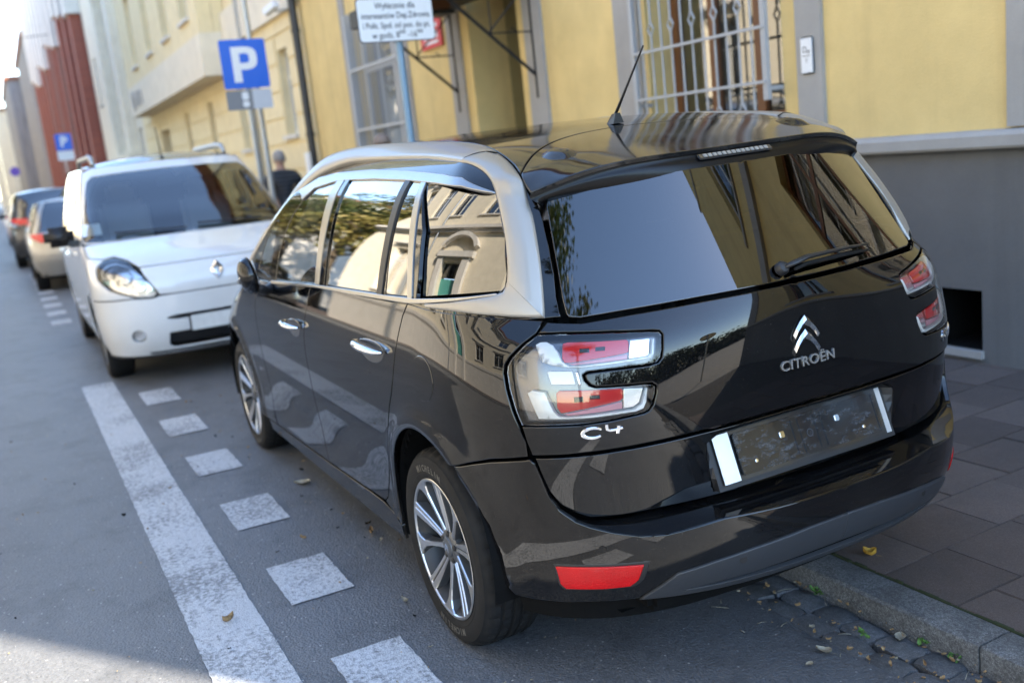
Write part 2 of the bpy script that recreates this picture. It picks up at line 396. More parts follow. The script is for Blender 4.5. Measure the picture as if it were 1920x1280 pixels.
def text_mesh(body,size,depth=.002,bold=0.0,shear=0.0,align='CENTER',space=1.0):
    cu=bpy.data.curves.new('t','FONT');cu.body=body;cu.size=size;cu.extrude=depth;cu.align_x=align;cu.align_y='CENTER';cu.offset=bold;cu.shear=shear;cu.space_character=space;cu.resolution_u=3
    ob=bpy.data.objects.new('t',cu);COL.objects.link(ob);dg=bpy.context.evaluated_depsgraph_get();dg.update()
    me=bpy.data.meshes.new_from_object(ob.evaluated_get(dg));bpy.data.objects.remove(ob);bpy.data.curves.remove(cu)
    me.materials.clear();return me
# ------------------------------------------------------------------ helpers: materials
class NT:
    def __init__(s,name):
        s.m=bpy.data.materials.new(name);s.m.use_nodes=True;s.t=s.m.node_tree;s.n=s.t.nodes;s.b=s.n['Principled BSDF'];s.o=s.n['Material Output']
    def node(s,t,**kw):
        n=s.n.new('ShaderNode'+t)
        for k,v in kw.items(): setattr(n,k,v)
        return n
    def link(s,a,b): s.t.links.new(a,b)
    def set(s,**kw):
        for k,v in kw.items():
            k={'base':'Base Color','rough':'Roughness','metal':'Metallic','coat':'Coat Weight','coatr':'Coat Roughness','spec':'Specular IOR Level','trans':'Transmission Weight','emit':'Emission Color','emits':'Emission Strength','ior':'IOR','alpha':'Alpha','sheen':'Sheen Weight'}.get(k,k)
            if isinstance(v,(tuple,list)) and len(v)==3: v=(*v,1)
            if hasattr(v,'is_output'): s.link(v,s.b.inputs[k])
            else: s.b.inputs[k].default_value=v
        return s
    def pos(s,scale=(1,1,1),obj=False):
        g=s.node('TexCoord').outputs['Object'] if obj else s.node('NewGeometry').outputs['Position']
        m=s.node('Mapping');m.inputs['Scale'].default_value=scale;s.link(g,m.inputs[0]);return m.outputs[0]
    def noise(s,vec,scale,detail=4,rough=.55):
        n=s.node('TexNoise');n.inputs['Scale'].default_value=scale;n.inputs['Detail'].default_value=detail;n.inputs['Roughness'].default_value=rough;s.link(vec,n.inputs['Vector']);return n.outputs[0]
    def voro(s,vec,scale,feature='F1'):
        n=s.node('TexVoronoi');n.feature=feature;n.inputs['Scale'].default_value=scale;s.link(vec,n.inputs['Vector']);return n
    def ramp(s,f,stops,interp='LINEAR'):
        r=s.node('ValToRGB');r.color_ramp.interpolation=interp;e=r.color_ramp.elements
        while len(e)<len(stops): e.new(.5)
        for q,(p,c) in zip(e,stops):
            q.position=p;q.color=(c,c,c,1) if not isinstance(c,(tuple,list)) else (*c,1)
        s.link(f,r.inputs[0]);return r.outputs[0]
    def mix(s,f,a,b,mode='MIX'):
        n=s.node('MixRGB',blend_type=mode)
        for k,v in zip((0,1,2),(f,a,b)):
            if hasattr(v,'is_output'): s.link(v,n.inputs[k])
            elif isinstance(v,(tuple,list)): n.inputs[k].default_value=(*v,1)
            else: n.inputs[k].default_value=v
        return n.outputs[0]
    def math(s,op,a,b=0.0):
        n=s.node('Math',operation=op)
        for k,v in zip((0,1),(a,b)):
            if hasattr(v,'is_output'): s.link(v,n.inputs[k])
            else: n.inputs[k].default_value=v
        return n.outputs[0]
    def rand(s): return s.node('ObjectInfo').outputs['Random']
    def bump(s,h,strength=.3,dist=.01,nrm=None):
        b=s.node('Bump');b.inputs['Strength'].default_value=strength;b.inputs['Distance'].default_value=dist;s.link(h,b.inputs['Height'])
        if nrm is not None: s.link(nrm,b.inputs['Normal'])
        s.link(b.outputs[0],s.b.inputs['Normal']);return b.outputs[0]
def plain(name,base,rough=.5,metal=0,var=.08,scale=6,**kw):
    t=NT(name);p=t.pos(obj=True);n=t.noise(p,scale,5)
    c=t.mix(n,tuple(max(0,b*(1-var)) for b in base),tuple(min(1,b*(1+var)) for b in base))
    t.set(base=c,rough=rough,metal=metal,**kw);return t.m
# ------------------------------------------------------------------ materials
def m_asphalt():
    t=NT('asphalt');p=t.pos()
    v=t.voro(p,115).outputs['Distance'];n=t.noise(p,60,6,.75);big=t.noise(p,.55,5,.6);mid=t.noise(p,3.2,7,.7)
    c=t.mix(t.ramp(n,[(.3,0.0),(.72,1.0)]),(.038,.040,.042),(.150,.152,.156))
    c=t.mix(t.ramp(v,[(.0,1.0),(.34,0.0)]),c,(.20,.203,.208))
    c=t.mix(t.ramp(big,[(.36,0.0),(.64,.55)]),c,(.15,.153,.158))
    c=t.mix(t.ramp(mid,[(.34,.55),(.50,0.0)]),c,(.05,.051,.053))
    sp=t.voro(p,62);k=t.ramp(sp.outputs['Distance'],[(.16,1.0),(.30,0.0)]);s=t.node('SeparateColor');t.link(sp.outputs['Color'],s.inputs[0])
    c=t.mix(t.math('MULTIPLY',k,t.ramp(s.outputs[0],[(.62,0.0),(.64,.9)])),c,(.055,.054,.052))
    c=t.mix(t.math('MULTIPLY',k,t.ramp(s.outputs[1],[(.93,0.0),(.95,.8)])),c,(.42,.41,.39))
    t.set(base=c,rough=t.ramp(n,[(.2,.48),(.8,.72)]),spec=.6)
    h=t.mix(.5,v,n);t.bump(h,.7,.007);return t.m
def m_paint():
    t=NT('road_paint');p=t.pos()
    n=t.noise(p,55,8,.8);b=t.noise(p,2.2,5,.6);v=t.voro(p,150).outputs['Distance'];st=t.noise(t.pos((6,60,1)),1.0,5,.7)
    c=t.mix(n,(.40,.41,.42),(.58,.59,.60));c=t.mix(t.ramp(b,[(.35,0.0),(.7,.45)]),c,(.33,.335,.34));c=t.mix(t.ramp(st,[(.45,0.0),(.7,.35)]),c,(.28,.285,.29))
    wear=t.math('ADD',n,t.math('MULTIPLY',b,.5));k=t.ramp(wear,[(.62,1.0),(.78,0.0)])
    c=t.mix(k,c,(.155,.16,.165));c=t.mix(t.ramp(t.noise(p,240,2),[(.60,0.0),(.68,.7)]),c,(.15,.155,.16))
    t.set(base=c,rough=.8);t.bump(t.mix(.5,v,n),.6,.006);return t.m
def m_granite(name,a,b,sc=260,rough=.75,rv=.12,obj=False,dirt=.35):
    t=NT(name);p=t.pos(obj=obj);n=t.noise(p,sc,3,.7);v=t.voro(p,sc*.55).outputs['Color'];big=t.noise(p,7,6,.65)
    s=t.node('SeparateColor');t.link(v,s.inputs[0])
    c=t.mix(s.outputs[0],a,b);c=t.mix(t.ramp(n,[(.3,0.0),(.7,1.0)]),c,tuple(x*.55 for x in a))
    c=t.mix(t.ramp(big,[(.35,dirt),(.65,0.0)]),c,(.05,.047,.042))
    k=t.mix(t.rand(),tuple([1-rv]*3),tuple([1+rv]*3));c=t.mix(1.0,c,k,'MULTIPLY')
    t.set(base=c,rough=rough,spec=.3);t.bump(t.mix(.35,n,big),.5,.006);return t.m
def m_plaster(name,base,dark,scale=1.0,grime=.35,rough=.9,bump=.25):
    t=NT(name);p=t.pos();n=t.noise(p,3.0*scale,7,.62);f=t.noise(p,90,5,.6);s=t.noise(t.pos((1.6,1.6,.12)),2.2,5,.6)
    c=t.mix(t.ramp(n,[(.3,0.0),(.7,1.0)]),tuple(b*.90 for b in base),tuple(min(1,b*1.06) for b in base))
    c=t.mix(t.ramp(s,[(.50,0.0),(.78,grime)]),c,dark);c=t.mix(t.ramp(f,[(.3,.12),(.6,0.0)]),c,dark)
    t.set(base=c,rough=rough,spec=.25);t.bump(t.mix(.6,n,f),bump,.012);return t.m
def m_carpaint(name,base,rough=.35,coat=1.0,flake=0.0,dust=.10,metal=0.0,spec=.5,cr=.012,speck=0.0):
    t=NT(name);p=t.pos(obj=True);n=t.noise(p,4,6,.6);f=t.noise(p,120,3,.6);sp=t.noise(p,260,2,.5)
    c=t.mix(.02,base,base)
    d=t.math('MULTIPLY',t.ramp(n,[(.42,0.0),(.75,1.0)]),dust)
    low=t.node('SeparateXYZ');t.link(p,low.inputs[0]);z=t.ramp(low.outputs[2],[(.18,1.0),(.55,0.0)])
    d=t.math('ADD',d,t.math('MULTIPLY',z,t.math('MULTIPLY',t.ramp(f,[(.35,.0),(.7,1.0)]),t.math('MULTIPLY',t.ramp(n,[(.3,.1),(.65,1.0)]),.16))))
    d=t.math('ADD',d,t.math('MULTIPLY',t.ramp(sp,[(.70,0.0),(.74,1.0)]),max(speck,dust*3.0)))
    c=t.mix(d,c,(.22,.20,.17))
    t.set(base=c,rough=rough,metal=metal,coat=coat,coatr=t.math('ADD',t.math('MULTIPLY',d,.5),cr),spec=spec);return t.m
def m_glass(name,tint,refl=1.0,ior=1.52,mult=1.6):
    """thin automotive pane: fresnel mirror over tinted see-through"""
    t=NT(name);t.n.remove(t.b)
    tr=t.node('BsdfTransparent');tr.inputs[0].default_value=(*tint,1);gl=t.node('BsdfGlossy');gl.inputs['Roughness'].default_value=.0;gl.inputs[0].default_value=(refl,refl,refl,1)
    fr=t.node('Fresnel');fr.inputs[0].default_value=ior
    f2=t.math('MINIMUM',t.math('MULTIPLY',fr.outputs[0],mult),1.0)
    mx=t.node('MixShader');t.link(f2,mx.inputs[0]);t.link(tr.outputs[0],mx.inputs[1]);t.link(gl.outputs[0],mx.inputs[2]);t.link(mx.outputs[0],t.o.inputs[0]);return t.m
def m_solid(name,base,rough=.5,metal=0.0,**kw):
    t=NT(name);p=t.pos(obj=True);n=t.noise(p,18,4)
    t.set(base=t.mix(n,tuple(b*.94 for b in base),tuple(min(1,b*1.05) for b in base)),rough=rough,metal=metal,**kw);return t.m
def m_rubber():
    t=NT('tyre_rubber');p=t.pos(obj=True);n=t.noise(p,14,6,.65);f=t.noise(p,160,3)
    t.set(base=t.mix(t.ramp(n,[(.4,0.0),(.75,.6)]),(.006,.006,.0062),(.020,.019,.0175)),rough=.75,spec=.25);t.bump(f,.15,.003);return t.m
def m_brick(name,a,b,mort):
    t=NT(name);p=t.pos((1,1,1));c=t.node('TexCoord');br=t.node('TexBrick');mp=t.node('Mapping');mp.inputs['Rotation'].default_value=(R(90),0,0);t.link(p,mp.inputs[0])
    br.inputs['Color1'].default_value=(*a,1);br.inputs['Color2'].default_value=(*b,1);br.inputs['Mortar'].default_value=(*mort,1);br.inputs['Scale'].default_value=3.3;t.link(mp.outputs[0],br.inputs[0])
    t.set(base=br.outputs[0],rough=.9);return t.m
M={}
M['asphalt']=m_asphalt();M['paint_line']=m_paint()
M['sett']=m_granite('sett_stone',(.125,.128,.133),(.23,.232,.236),230,.75,.22,dirt=.6)
M['kerb']=m_granite('kerb_granite',(.12,.122,.122),(.34,.342,.338),300,.85,.12,dirt=.5)
M['slab']=m_granite('paving_slab',(.130,.096,.082),(.182,.144,.124),420,.85,.22,dirt=.25)
M['joint']=m_plaster('joint_dirt',(.06,.052,.042),(.03,.028,.024))
M['yellow']=m_plaster('yellow_render',(.70,.53,.235),(.40,.29,.14),grime=.45,bump=.5)
M['cream']=m_plaster('cream_render',(.80,.67,.41),(.55,.43,.26),grime=.15)
M['cream2']=m_plaster('pale_cream_render',(.78,.70,.55),(.5,.43,.33),grime=.2)
M['greybase']=m_plaster('grey_plinth_render',(.145,.143,.143),(.075,.075,.073),grime=.5)
M['greytrim']=m_plaster('grey_stone_trim',(.36,.345,.325),(.2,.19,.18),grime=.35)
M['black']=m_carpaint('black_car_paint',(.003,.003,.0034),dust=.014,spec=0.0,speck=.16)
M['silver']=m_carpaint('satin_silver_paint',(.335,.305,.262),rough=.40,coat=.2,dust=.03,metal=.45)
M['white']=m_carpaint('white_car_paint',(.62,.62,.61),rough=.4,dust=.08)
M['beige']=m_carpaint('beige_car_paint',(.38,.36,.32),rough=.35,dust=.08,metal=.6)
M['darkblue']=m_carpaint('dark_grey_car_paint',(.03,.032,.036),dust=.08)
M['glass_dark']=m_glass('privacy_glass',(.035,.04,.042),1.0,1.56,2.3)
M['glass_rear']=m_glass('dark_rear_glass',(.03,.034,.036),1.0,1.56,1.75)
M['glass_clear']=m_glass('clear_car_glass',(.62,.68,.66))
M['glass_lamp']=m_glass('lamp_lens',(.93,.93,.93),1.0,1.38)
M['glass_win']=m_glass('window_pane',(.40,.43,.42),1.0,1.55,3.2)
M['under']=m_solid('underbody_black',(.006,.006,.006),.85,spec=.05)
M['plastic']=m_solid('black_plastic',(.012,.012,.013),.45)
M['greyplastic']=m_solid('grey_bumper_plastic',(.028,.030,.034),.48)
M['rubber']=m_rubber()
M['chrome']=m_solid('chrome',(.82,.82,.83),.06,1.0)
M['satin']=m_solid('satin_metal_trim',(.36,.355,.345),.30,.95)
M['alloy']=m_solid('machined_alloy',(.66,.65,.63),.28,1.0)
M['alloydark']=m_solid('grey_alloy',(.11,.115,.122),.4,.6)
M['red']=m_solid('red_lamp_plastic',(.62,.02,.02),.16,coat=.6)
M['pink']=m_solid('pale_red_lamp_plastic',(.62,.25,.27),.2,coat=.5)
M['lampsilver']=m_solid('lamp_reflector',(.82,.81,.78),.22,.9)
M['lampwhite']=m_solid('lamp_bright_trim',(.86,.83,.76),.35,.15)
M['interior']=m_solid('car_interior',(.035,.034,.033),.8)
M['seat']=m_solid('seat_cloth',(.10,.095,.09),.9)
M['steel']=m_solid('galvanised_steel',(.42,.44,.45),.45,.8)
M['signblue']=m_solid('sign_blue',(.012,.12,.62),.35)
M['signwhite']=m_solid('sign_white',(.74,.76,.78),.4)
M['ink']=m_solid('black_ink',(.03,.03,.035),.6)
M['iron']=m_solid('black_iron',(.02,.02,.02),.5,.3)
M['chrome_dark']=m_solid('mirror_black_trim',(.55,.57,.60),.07,1.0)
def m_holder():
    t=NT('plate_holder_plastic');p=t.pos((1,3,9),obj=True);a=t.noise(p,6,7,.7);b=t.noise(t.pos(obj=True),90,4,.7)
    k=t.math('MULTIPLY',t.ramp(a,[(.48,0.0),(.66,1.0)]),t.ramp(b,[(.35,.25),(.65,1.0)]))
    t.set(base=t.mix(k,(.012,.013,.015),(.055,.062,.072)),rough=t.ramp(k,[(0,.14),(1,.45)]),coat=.5);return t.m
M['holder']=m_holder()
M['lamphouse']=m_solid('smoked_lamp_housing',(.16,.16,.165),.22,.85)
M['lampbowl']=m_solid('headlamp_bowl',(.62,.63,.64),.15,.95)
M['lamprev']=m_solid('reversing_lamp_plastic',(.55,.50,.50),.2,.3,coat=.5)
M['lampsilver2']=m_solid('emblem_satin_chrome',(.80,.79,.77),.2,1.0)
M['cup']=m_carpaint('gloss_black_cup',(.006,.006,.007),dust=.02)
M['tyretext']=m_solid('tyre_text',(.085,.075,.06),.7)
M['caliper']=m_solid('caliper_rust',(.12,.06,.02),.6,.5)
M['passage']=m_plaster('passage_render_shaded',(.36,.29,.13),(.15,.12,.06))  # yellow render in a darker tone, the passage's shade put into the colour
M['vanseat']=m_solid('grey_van_seat',(.42,.40,.38),.9)
M['plateworn']=m_plaster('worn_plate',(.62,.62,.60),(.25,.25,.24),scale=6,grime=.5)
M['steelpaint']=m_carpaint('silver_car_paint',(.45,.46,.48),rough=.3,metal=.6,dust=.03)
M['redpaint']=m_carpaint('maroon_car_paint',(.16,.02,.02),dust=.03)
M['signwhite2']=m_solid('sign_pale_grey',(.50,.53,.58),.45)
M['signgrey']=m_solid('sign_grey',(.20,.21,.23),.5)
M['signpurple']=m_solid('sign_violet',(.14,.08,.45),.45)
M['bluepole']=m_solid('blue_grey_pole',(.16,.26,.36),.45,.2)
def m_jacket(name,a,b,per):
    t=NT(name);p=t.pos((1,1,1),obj=True);w=t.node('TexWave');w.bands_direction='Z';w.inputs['Scale'].default_value=per;w.inputs['Distortion'].default_value=.6;t.link(p,w.inputs['Vector'])
    t.set(base=t.mix(t.ramp(w.outputs[0],[(.55,0.0),(.7,1.0)]),a,b),rough=.7);t.bump(w.outputs[0],.6,.02);return t.m
M['jacket']=m_jacket('striped_padded_jacket',(.012,.013,.016),(.05,.055,.065),5.5)
M['jacketbrown']=m_jacket('brown_jacket',(.06,.045,.03),(.08,.06,.045),5)
M['jacketdark']=m_jacket('dark_jacket',(.02,.02,.025),(.03,.03,.035),5)
M['trousers']=m_solid('dark_trousers',(.03,.032,.04),.85)
M['skin']=m_solid('skin',(.46,.27,.20),.5)
M['greyhair']=m_solid('grey_hair',(.30,.28,.27),.8)
M['browngreyhair']=m_solid('brown_grey_hair',(.22,.17,.14),.8)
M['darkhair']=m_solid('dark_hair',(.02,.015,.012),.7)
M['bark']=m_granite('bark',(.10,.075,.05),(.17,.13,.09),25,.9,.05)
def m_leaf(name,a,b,c):
    t=NT(name);p=t.pos();v=t.voro(p,7).outputs['Color'];n=t.noise(p,.6,3);s=t.node('SeparateColor');t.link(v,s.inputs[0])
    col=t.mix(s.outputs[0],a,b);col=t.mix(t.ramp(n,[(.45,0.0),(.65,.8)]),col,c);t.set(base=col,rough=.6)
    tr=t.node('BsdfTranslucent');t.link(col,tr.inputs[0]);mx=t.node('MixShader');mx.inputs[0].default_value=.3;t.link(t.b.outputs[0],mx.inputs[1]);t.link(tr.outputs[0],mx.inputs[2]);t.link(mx.outputs[0],t.o.inputs[0]);return t.m
M['leaf']=m_leaf('green_leaves',(.045,.075,.018),(.09,.12,.03),(.12,.11,.025))
M['leafyellow']=m_leaf('yellowing_leaves',(.10,.12,.03),(.24,.20,.05),(.30,.22,.06))
M['leafdark']=m_leaf('dark_leaves',(.03,.045,.015),(.05,.065,.02),(.06,.05,.02))

M['blackdusty']=m_carpaint('dusty_black_roof_paint',(.006,.006,.0065),dust=.14,spec=0.0,cr=.07)
M['black_roof']=m_carpaint('dark_van_roof',(.02,.022,.026),dust=.05)

M['moss']=m_plaster('moss_and_dirt',(.035,.045,.02),(.02,.018,.012))
M['underspoiler']=m_solid('spoiler_black',(.0035,.0035,.004),.3,spec=.25)
def m_reflred():
    t=NT('rear_reflector_red');p=t.pos(obj=True);b=t.voro(p,260);s=t.node('SeparateXYZ');t.link(p,s.inputs[0]);n=t.noise(p,14,3)
    t.set(base=t.mix(n,(.34,.002,.004),(.58,.006,.008)),rough=.25,coat=.25,spec=.3);t.bump(b.outputs['Distance'],.3,.003);return t.m
M['reflred']=m_reflred()
M['rimdark']=m_solid('dark_rim_barrel',(.035,.036,.038),.45,.5)
M['plate_skyrefl']=m_solid('plate_sky_reflection',(.80,.83,.86),.28,.75)  # pale metal standing in for sky mirrored in the plate recess

M['leddim']=m_solid('unlit_led',(.36,.35,.33),.3,.4)
# ------------------------------------------------------------------ ground, road, gutter, kerb, pavement
M['brown']=m_solid('brown_wood',(.16,.065,.025),.45)
M['darkbrown']=m_solid('dark_brown_door',(.035,.016,.009),.5)
M['window_backing']=m_plaster('grey_curtain',(.22,.21,.16),(.1,.1,.08),bump=.05)
M['room']=m_solid('dark_room',(.008,.008,.008),.95,spec=.05)  # near-black colour stands in for the darkness of unlit interiors
M['whiteframe']=m_solid('white_window_frame',(.62,.62,.60),.5)
M['teal']=m_solid('teal_door',(.10,.36,.32),.5)
M['grille']=m_solid('grey_painted_iron',(.37,.38,.39),.5)
M['brickred']=m_brick('red_brick',(.32,.085,.05),(.25,.065,.04),(.22,.16,.13))
M['palestone']=m_plaster('pale_stone',(.68,.64,.58),(.4,.37,.33),grime=.25)
M['pinkstone']=m_plaster('weathered_pink_render',(.30,.23,.19),(.09,.08,.08),grime=.8)
M['greystone']=m_plaster('weathered_grey_render',(.26,.26,.28),(.09,.09,.10),grime=.8)
M['tile']=m_solid('roof_tile',(.20,.08,.05),.8)
M['zinc']=m_solid('zinc_gutter',(.30,.32,.34),.4,.7)
M['darkpipe']=m_solid('dark_drainpipe',(.03,.033,.038),.4,.3)
def sheet(name,pts,mat,kind='structure'):
    mb=MB();mb.add(pts,[list(range(len(pts)))]);return mb.build(name,mat,None,kind=kind)
sheet('ground',[(-900,-900,-.40),(900,-900,-.40),(900,900,-.40),(-900,900,-.40)],M['joint'])
def strip(name,prof,x0,x1,mat,nx=1,**kw):
    mb=MB();n=len(prof);v=[(x0+(x1-x0)*i/nx,y,z) for i in range(nx+1) for y,z in prof]
    mb.add(v,[(i*n+j,(i+1)*n+j,(i+1)*n+j+1,i*n+j+1) for i in range(nx) for j in range(n-1)]);return mb.build(name,mat,None,smooth=True,kind='structure',**kw)
# asphalt carriageway, edge breaking over the setts
mb=MB();random.seed(3);xs=[-70]+[-4+.06*i for i in range(260)]+[14,60,260];ys=[7.4,4,1.2,.55,.3]
v=[];
for i,x in enumerate(xs):
    e=-.105+.03*math.sin(x*3.1)+.022*math.sin(x*9.7+1)+random.uniform(-.016,.016) if -4<=x<=11.6 else -.1
    for y,z in ((7.4,0),(4,0.0),(1.2,0.0),(.5,-.004),(.22,-.028),(e+.06,-.054),(e,-.068),(e-.004,-.10)): v.append((x,y,z))
n=8;mb.add(v,[(i*n+j+1,(i+1)*n+j+1,(i+1)*n+j,i*n+j) for i in range(len(xs)-1) for j in range(n-1)])
road=mb.build('road',M['asphalt'],None,smooth=True,angle=50,kind='structure')
random.seed(11)
gut=sheet('gutter',[(-70,-.31,-.092),(260,-.31,-.092),(260,.1,-.085),(-70,.1,-.085)],M['joint'])
def sett_mesh(sd):
    rr=random.Random(sd);bm=bmesh.new();bmesh.ops.create_grid(bm,x_segments=4,y_segments=4,size=.5)
    top=list(bm.verts)
    ext=bmesh.ops.extrude_face_region(bm,geom=bm.faces[:]);
    for v in [g for g in ext['geom'] if isinstance(g,bmesh.types.BMVert)]: v.co.z=-1.0
    for v in top:
        e=max(abs(v.co.x),abs(v.co.y))>.49;c=abs(v.co.x)>.49 and abs(v.co.y)>.49
        v.co.x+=rr.uniform(-.05,.05);v.co.y+=rr.uniform(-.05,.05);v.co.z=rr.uniform(-.06,.06)-(.10 if e else 0)-(.10 if c else 0)
        if c: v.co.x*=.95;v.co.y*=.95
    bmesh.ops.recalc_face_normals(bm,faces=bm.faces)
    me=bpy.data.meshes.new('sett');bm.to_mesh(me);bm.free();me.polygons.foreach_set('use_smooth',[True]*len(me.polygons));me.set_sharp_from_angle(angle=R(50));me.materials.append(M['sett']);return me
SM=[sett_mesh(i) for i in range(9)]
for row,(yc,wy) in enumerate(((-.245,.112),(-.132,.108),(-.025,.105))):
    x=-3.6+row*.06
    xe=13 if row<2 else 2
    while x<xe:
        L=random.uniform(.120,.165);o=link('sett',SM[random.randrange(9)],gut);o.location=(x+L/2,yc+random.uniform(-.007,.007),-.062+(.004*row)+random.uniform(-.004,.005));o.scale=(L-.008,wy-.007,.05);o.rotation_euler=(random.uniform(-.03,.03),random.uniform(-.03,.03),random.uniform(-.05,.05));x+=L
# kerb stones
kerb=thing('kerb','grey granite kerb running along the pavement edge','kerb')
def kerb_mesh(L):
    mb=MB();P=[(-.300,-.20),(-.299,.010),(-.302,.0165),(-.309,.0205),(-.425,.023),(-.436,.020),(-.440,.010),(-.44,-.20)]
    nx=max(2,int(L/.12));rr=random.Random(int(L*1000));v=[(L*i/nx,y+rr.uniform(-.0016,.0016),z+rr.uniform(-.0014,.0014)) for i in range(nx+1) for y,z in P];n=len(P)
    mb.add(v,[(i*n+j,i*n+j+1,(i+1)*n+j+1,(i+1)*n+j) for i in range(nx) for j in range(n-1)]+[list(range(n)),[nx*n+j for j in range(n-1,-1,-1)]]);me=mb.mesh('kerb_stone',angle=28);me.materials.append(M['kerb']);return me
KM=kerb_mesh(.992)
for i in range(-6,22):
    o=link('kerb_stone',KM,kerb);o.location=(-1.05+i*1.0,random.uniform(-.003,.003),random.uniform(-.003,.003))
me=kerb_mesh(120);o=link('kerb_stone',me,kerb);o.location=(20.97,0,0)
me=kerb_mesh(60);o=link('kerb_stone',me,kerb);o.location=(-67.05,0,0)
# pavement slabs
PZ=lambda y:.022+(-.44-y)*.0245
pav=sheet('pavement',[(-5.90,-.44,PZ(-.44)-.022),(260,-.44,PZ(-.44)-.022),(260,-2.84,PZ(-2.84)-.022),(-5.90,-2.84,PZ(-2.84)-.022)],M['joint'])
def slab_mesh(ly,sd):
    rr=random.Random(sd);mb=MB();mb.cbox((0,0,0),(.1435,ly/2-.0016,.02),bev=.0025);v=mb.v;a,b=rr.uniform(-.002,.002),rr.uniform(-.002,.002);mb.v=[(x,y,z+a*x/.14+b*y/.2) for x,y,z in v]
    me=mb.mesh('slab',angle=50);me.materials.append(M['slab']);return me
SL={}
for k in range(-9,22):
    xc=-.57+.29*k+.145;y=-.446;first=True;st=(.24,.345,.17,.30)[k%4]
    while y>-2.82:
        L=st if first else .34;first=False
        if y-L<-2.84: L=y+2.84
        if L<.05: break
        key=(round(L,3),k%3)
        if key not in SL: SL[key]=slab_mesh(L,k%3+7)
        o=link('paving_slab',SL[key],pav);o.location=(xc+random.uniform(-.0015,.0015),y-L/2,PZ(y-L/2)-.0195+random.uniform(-.0010,.0010));o.rotation_euler=(-math.atan(.0245)+random.uniform(-.002,.002),random.uniform(-.003,.003),random.uniform(-.003,.003));y-=L
fp=sheet('far_paving',[(5.81,-.445,PZ(-.445)),(260,-.445,PZ(-.445)),(260,-2.84,PZ(-2.84)),(5.81,-2.84,PZ(-2.84))],M['slab'])
# opposite footway and the square behind the camera
sheet('opposite_pavement',[(-70,7.4,.09),(260,7.4,.09),(260,10,.12),(-70,10,.12)],M['slab'])
mb=MB();mb.box(-70,260,7.3,7.42,-.2,.10);o=mb.build('opposite_kerb',M['kerb'],None,label='granite kerb on the far side of the street',category='kerb')
M['cobble']=m_granite('cobble_square',(.24,.22,.19),(.38,.35,.30),9,.8,.0)
sheet('square',[(-70,-60,-.02),(-5.92,-60,-.02),(-5.92,-.30,-.012),(-70,-.30,-.012)],M['cobble'])
# road markings
def mark(name,x0,x1,y0,y1,z=.0045,jit=.005,n=24):
    rr=random.Random(int(x0*977+y0*31));P=[]
    for a,b in (((x0,y0),(x1,y0)),((x1,y0),(x1,y1)),((x1,y1),(x0,y1)),((x0,y1),(x0,y0))):
        L=math.hypot(b[0]-a[0],b[1]-a[1]);k=max(2,int(L/.03))
        for i in range(k): t=i/k;P.append((a[0]+(b[0]-a[0])*t+rr.uniform(-jit,jit)*.5,a[1]+(b[1]-a[1])*t+rr.uniform(-jit,jit)*.5,z))
    mb=MB();mb.add(P,[list(range(len(P)))]);return mb.build(name,M['paint_line'],road)
mark('parking_line',-2.6,5.80,1.392,1.632)
for a,b in ((4.58,5.10),(3.52,4.02),(2.52,2.96),(1.535,1.96),(.61,1.015),(-.29,.13),(-1.2,-.78),(-2.1,-1.65)): mark('parking_dash',a,b,1.035,1.275)
for k in range(9): mark('parking_dash',10.2+1.08*k,10.68+1.08*k,1.42,1.65)
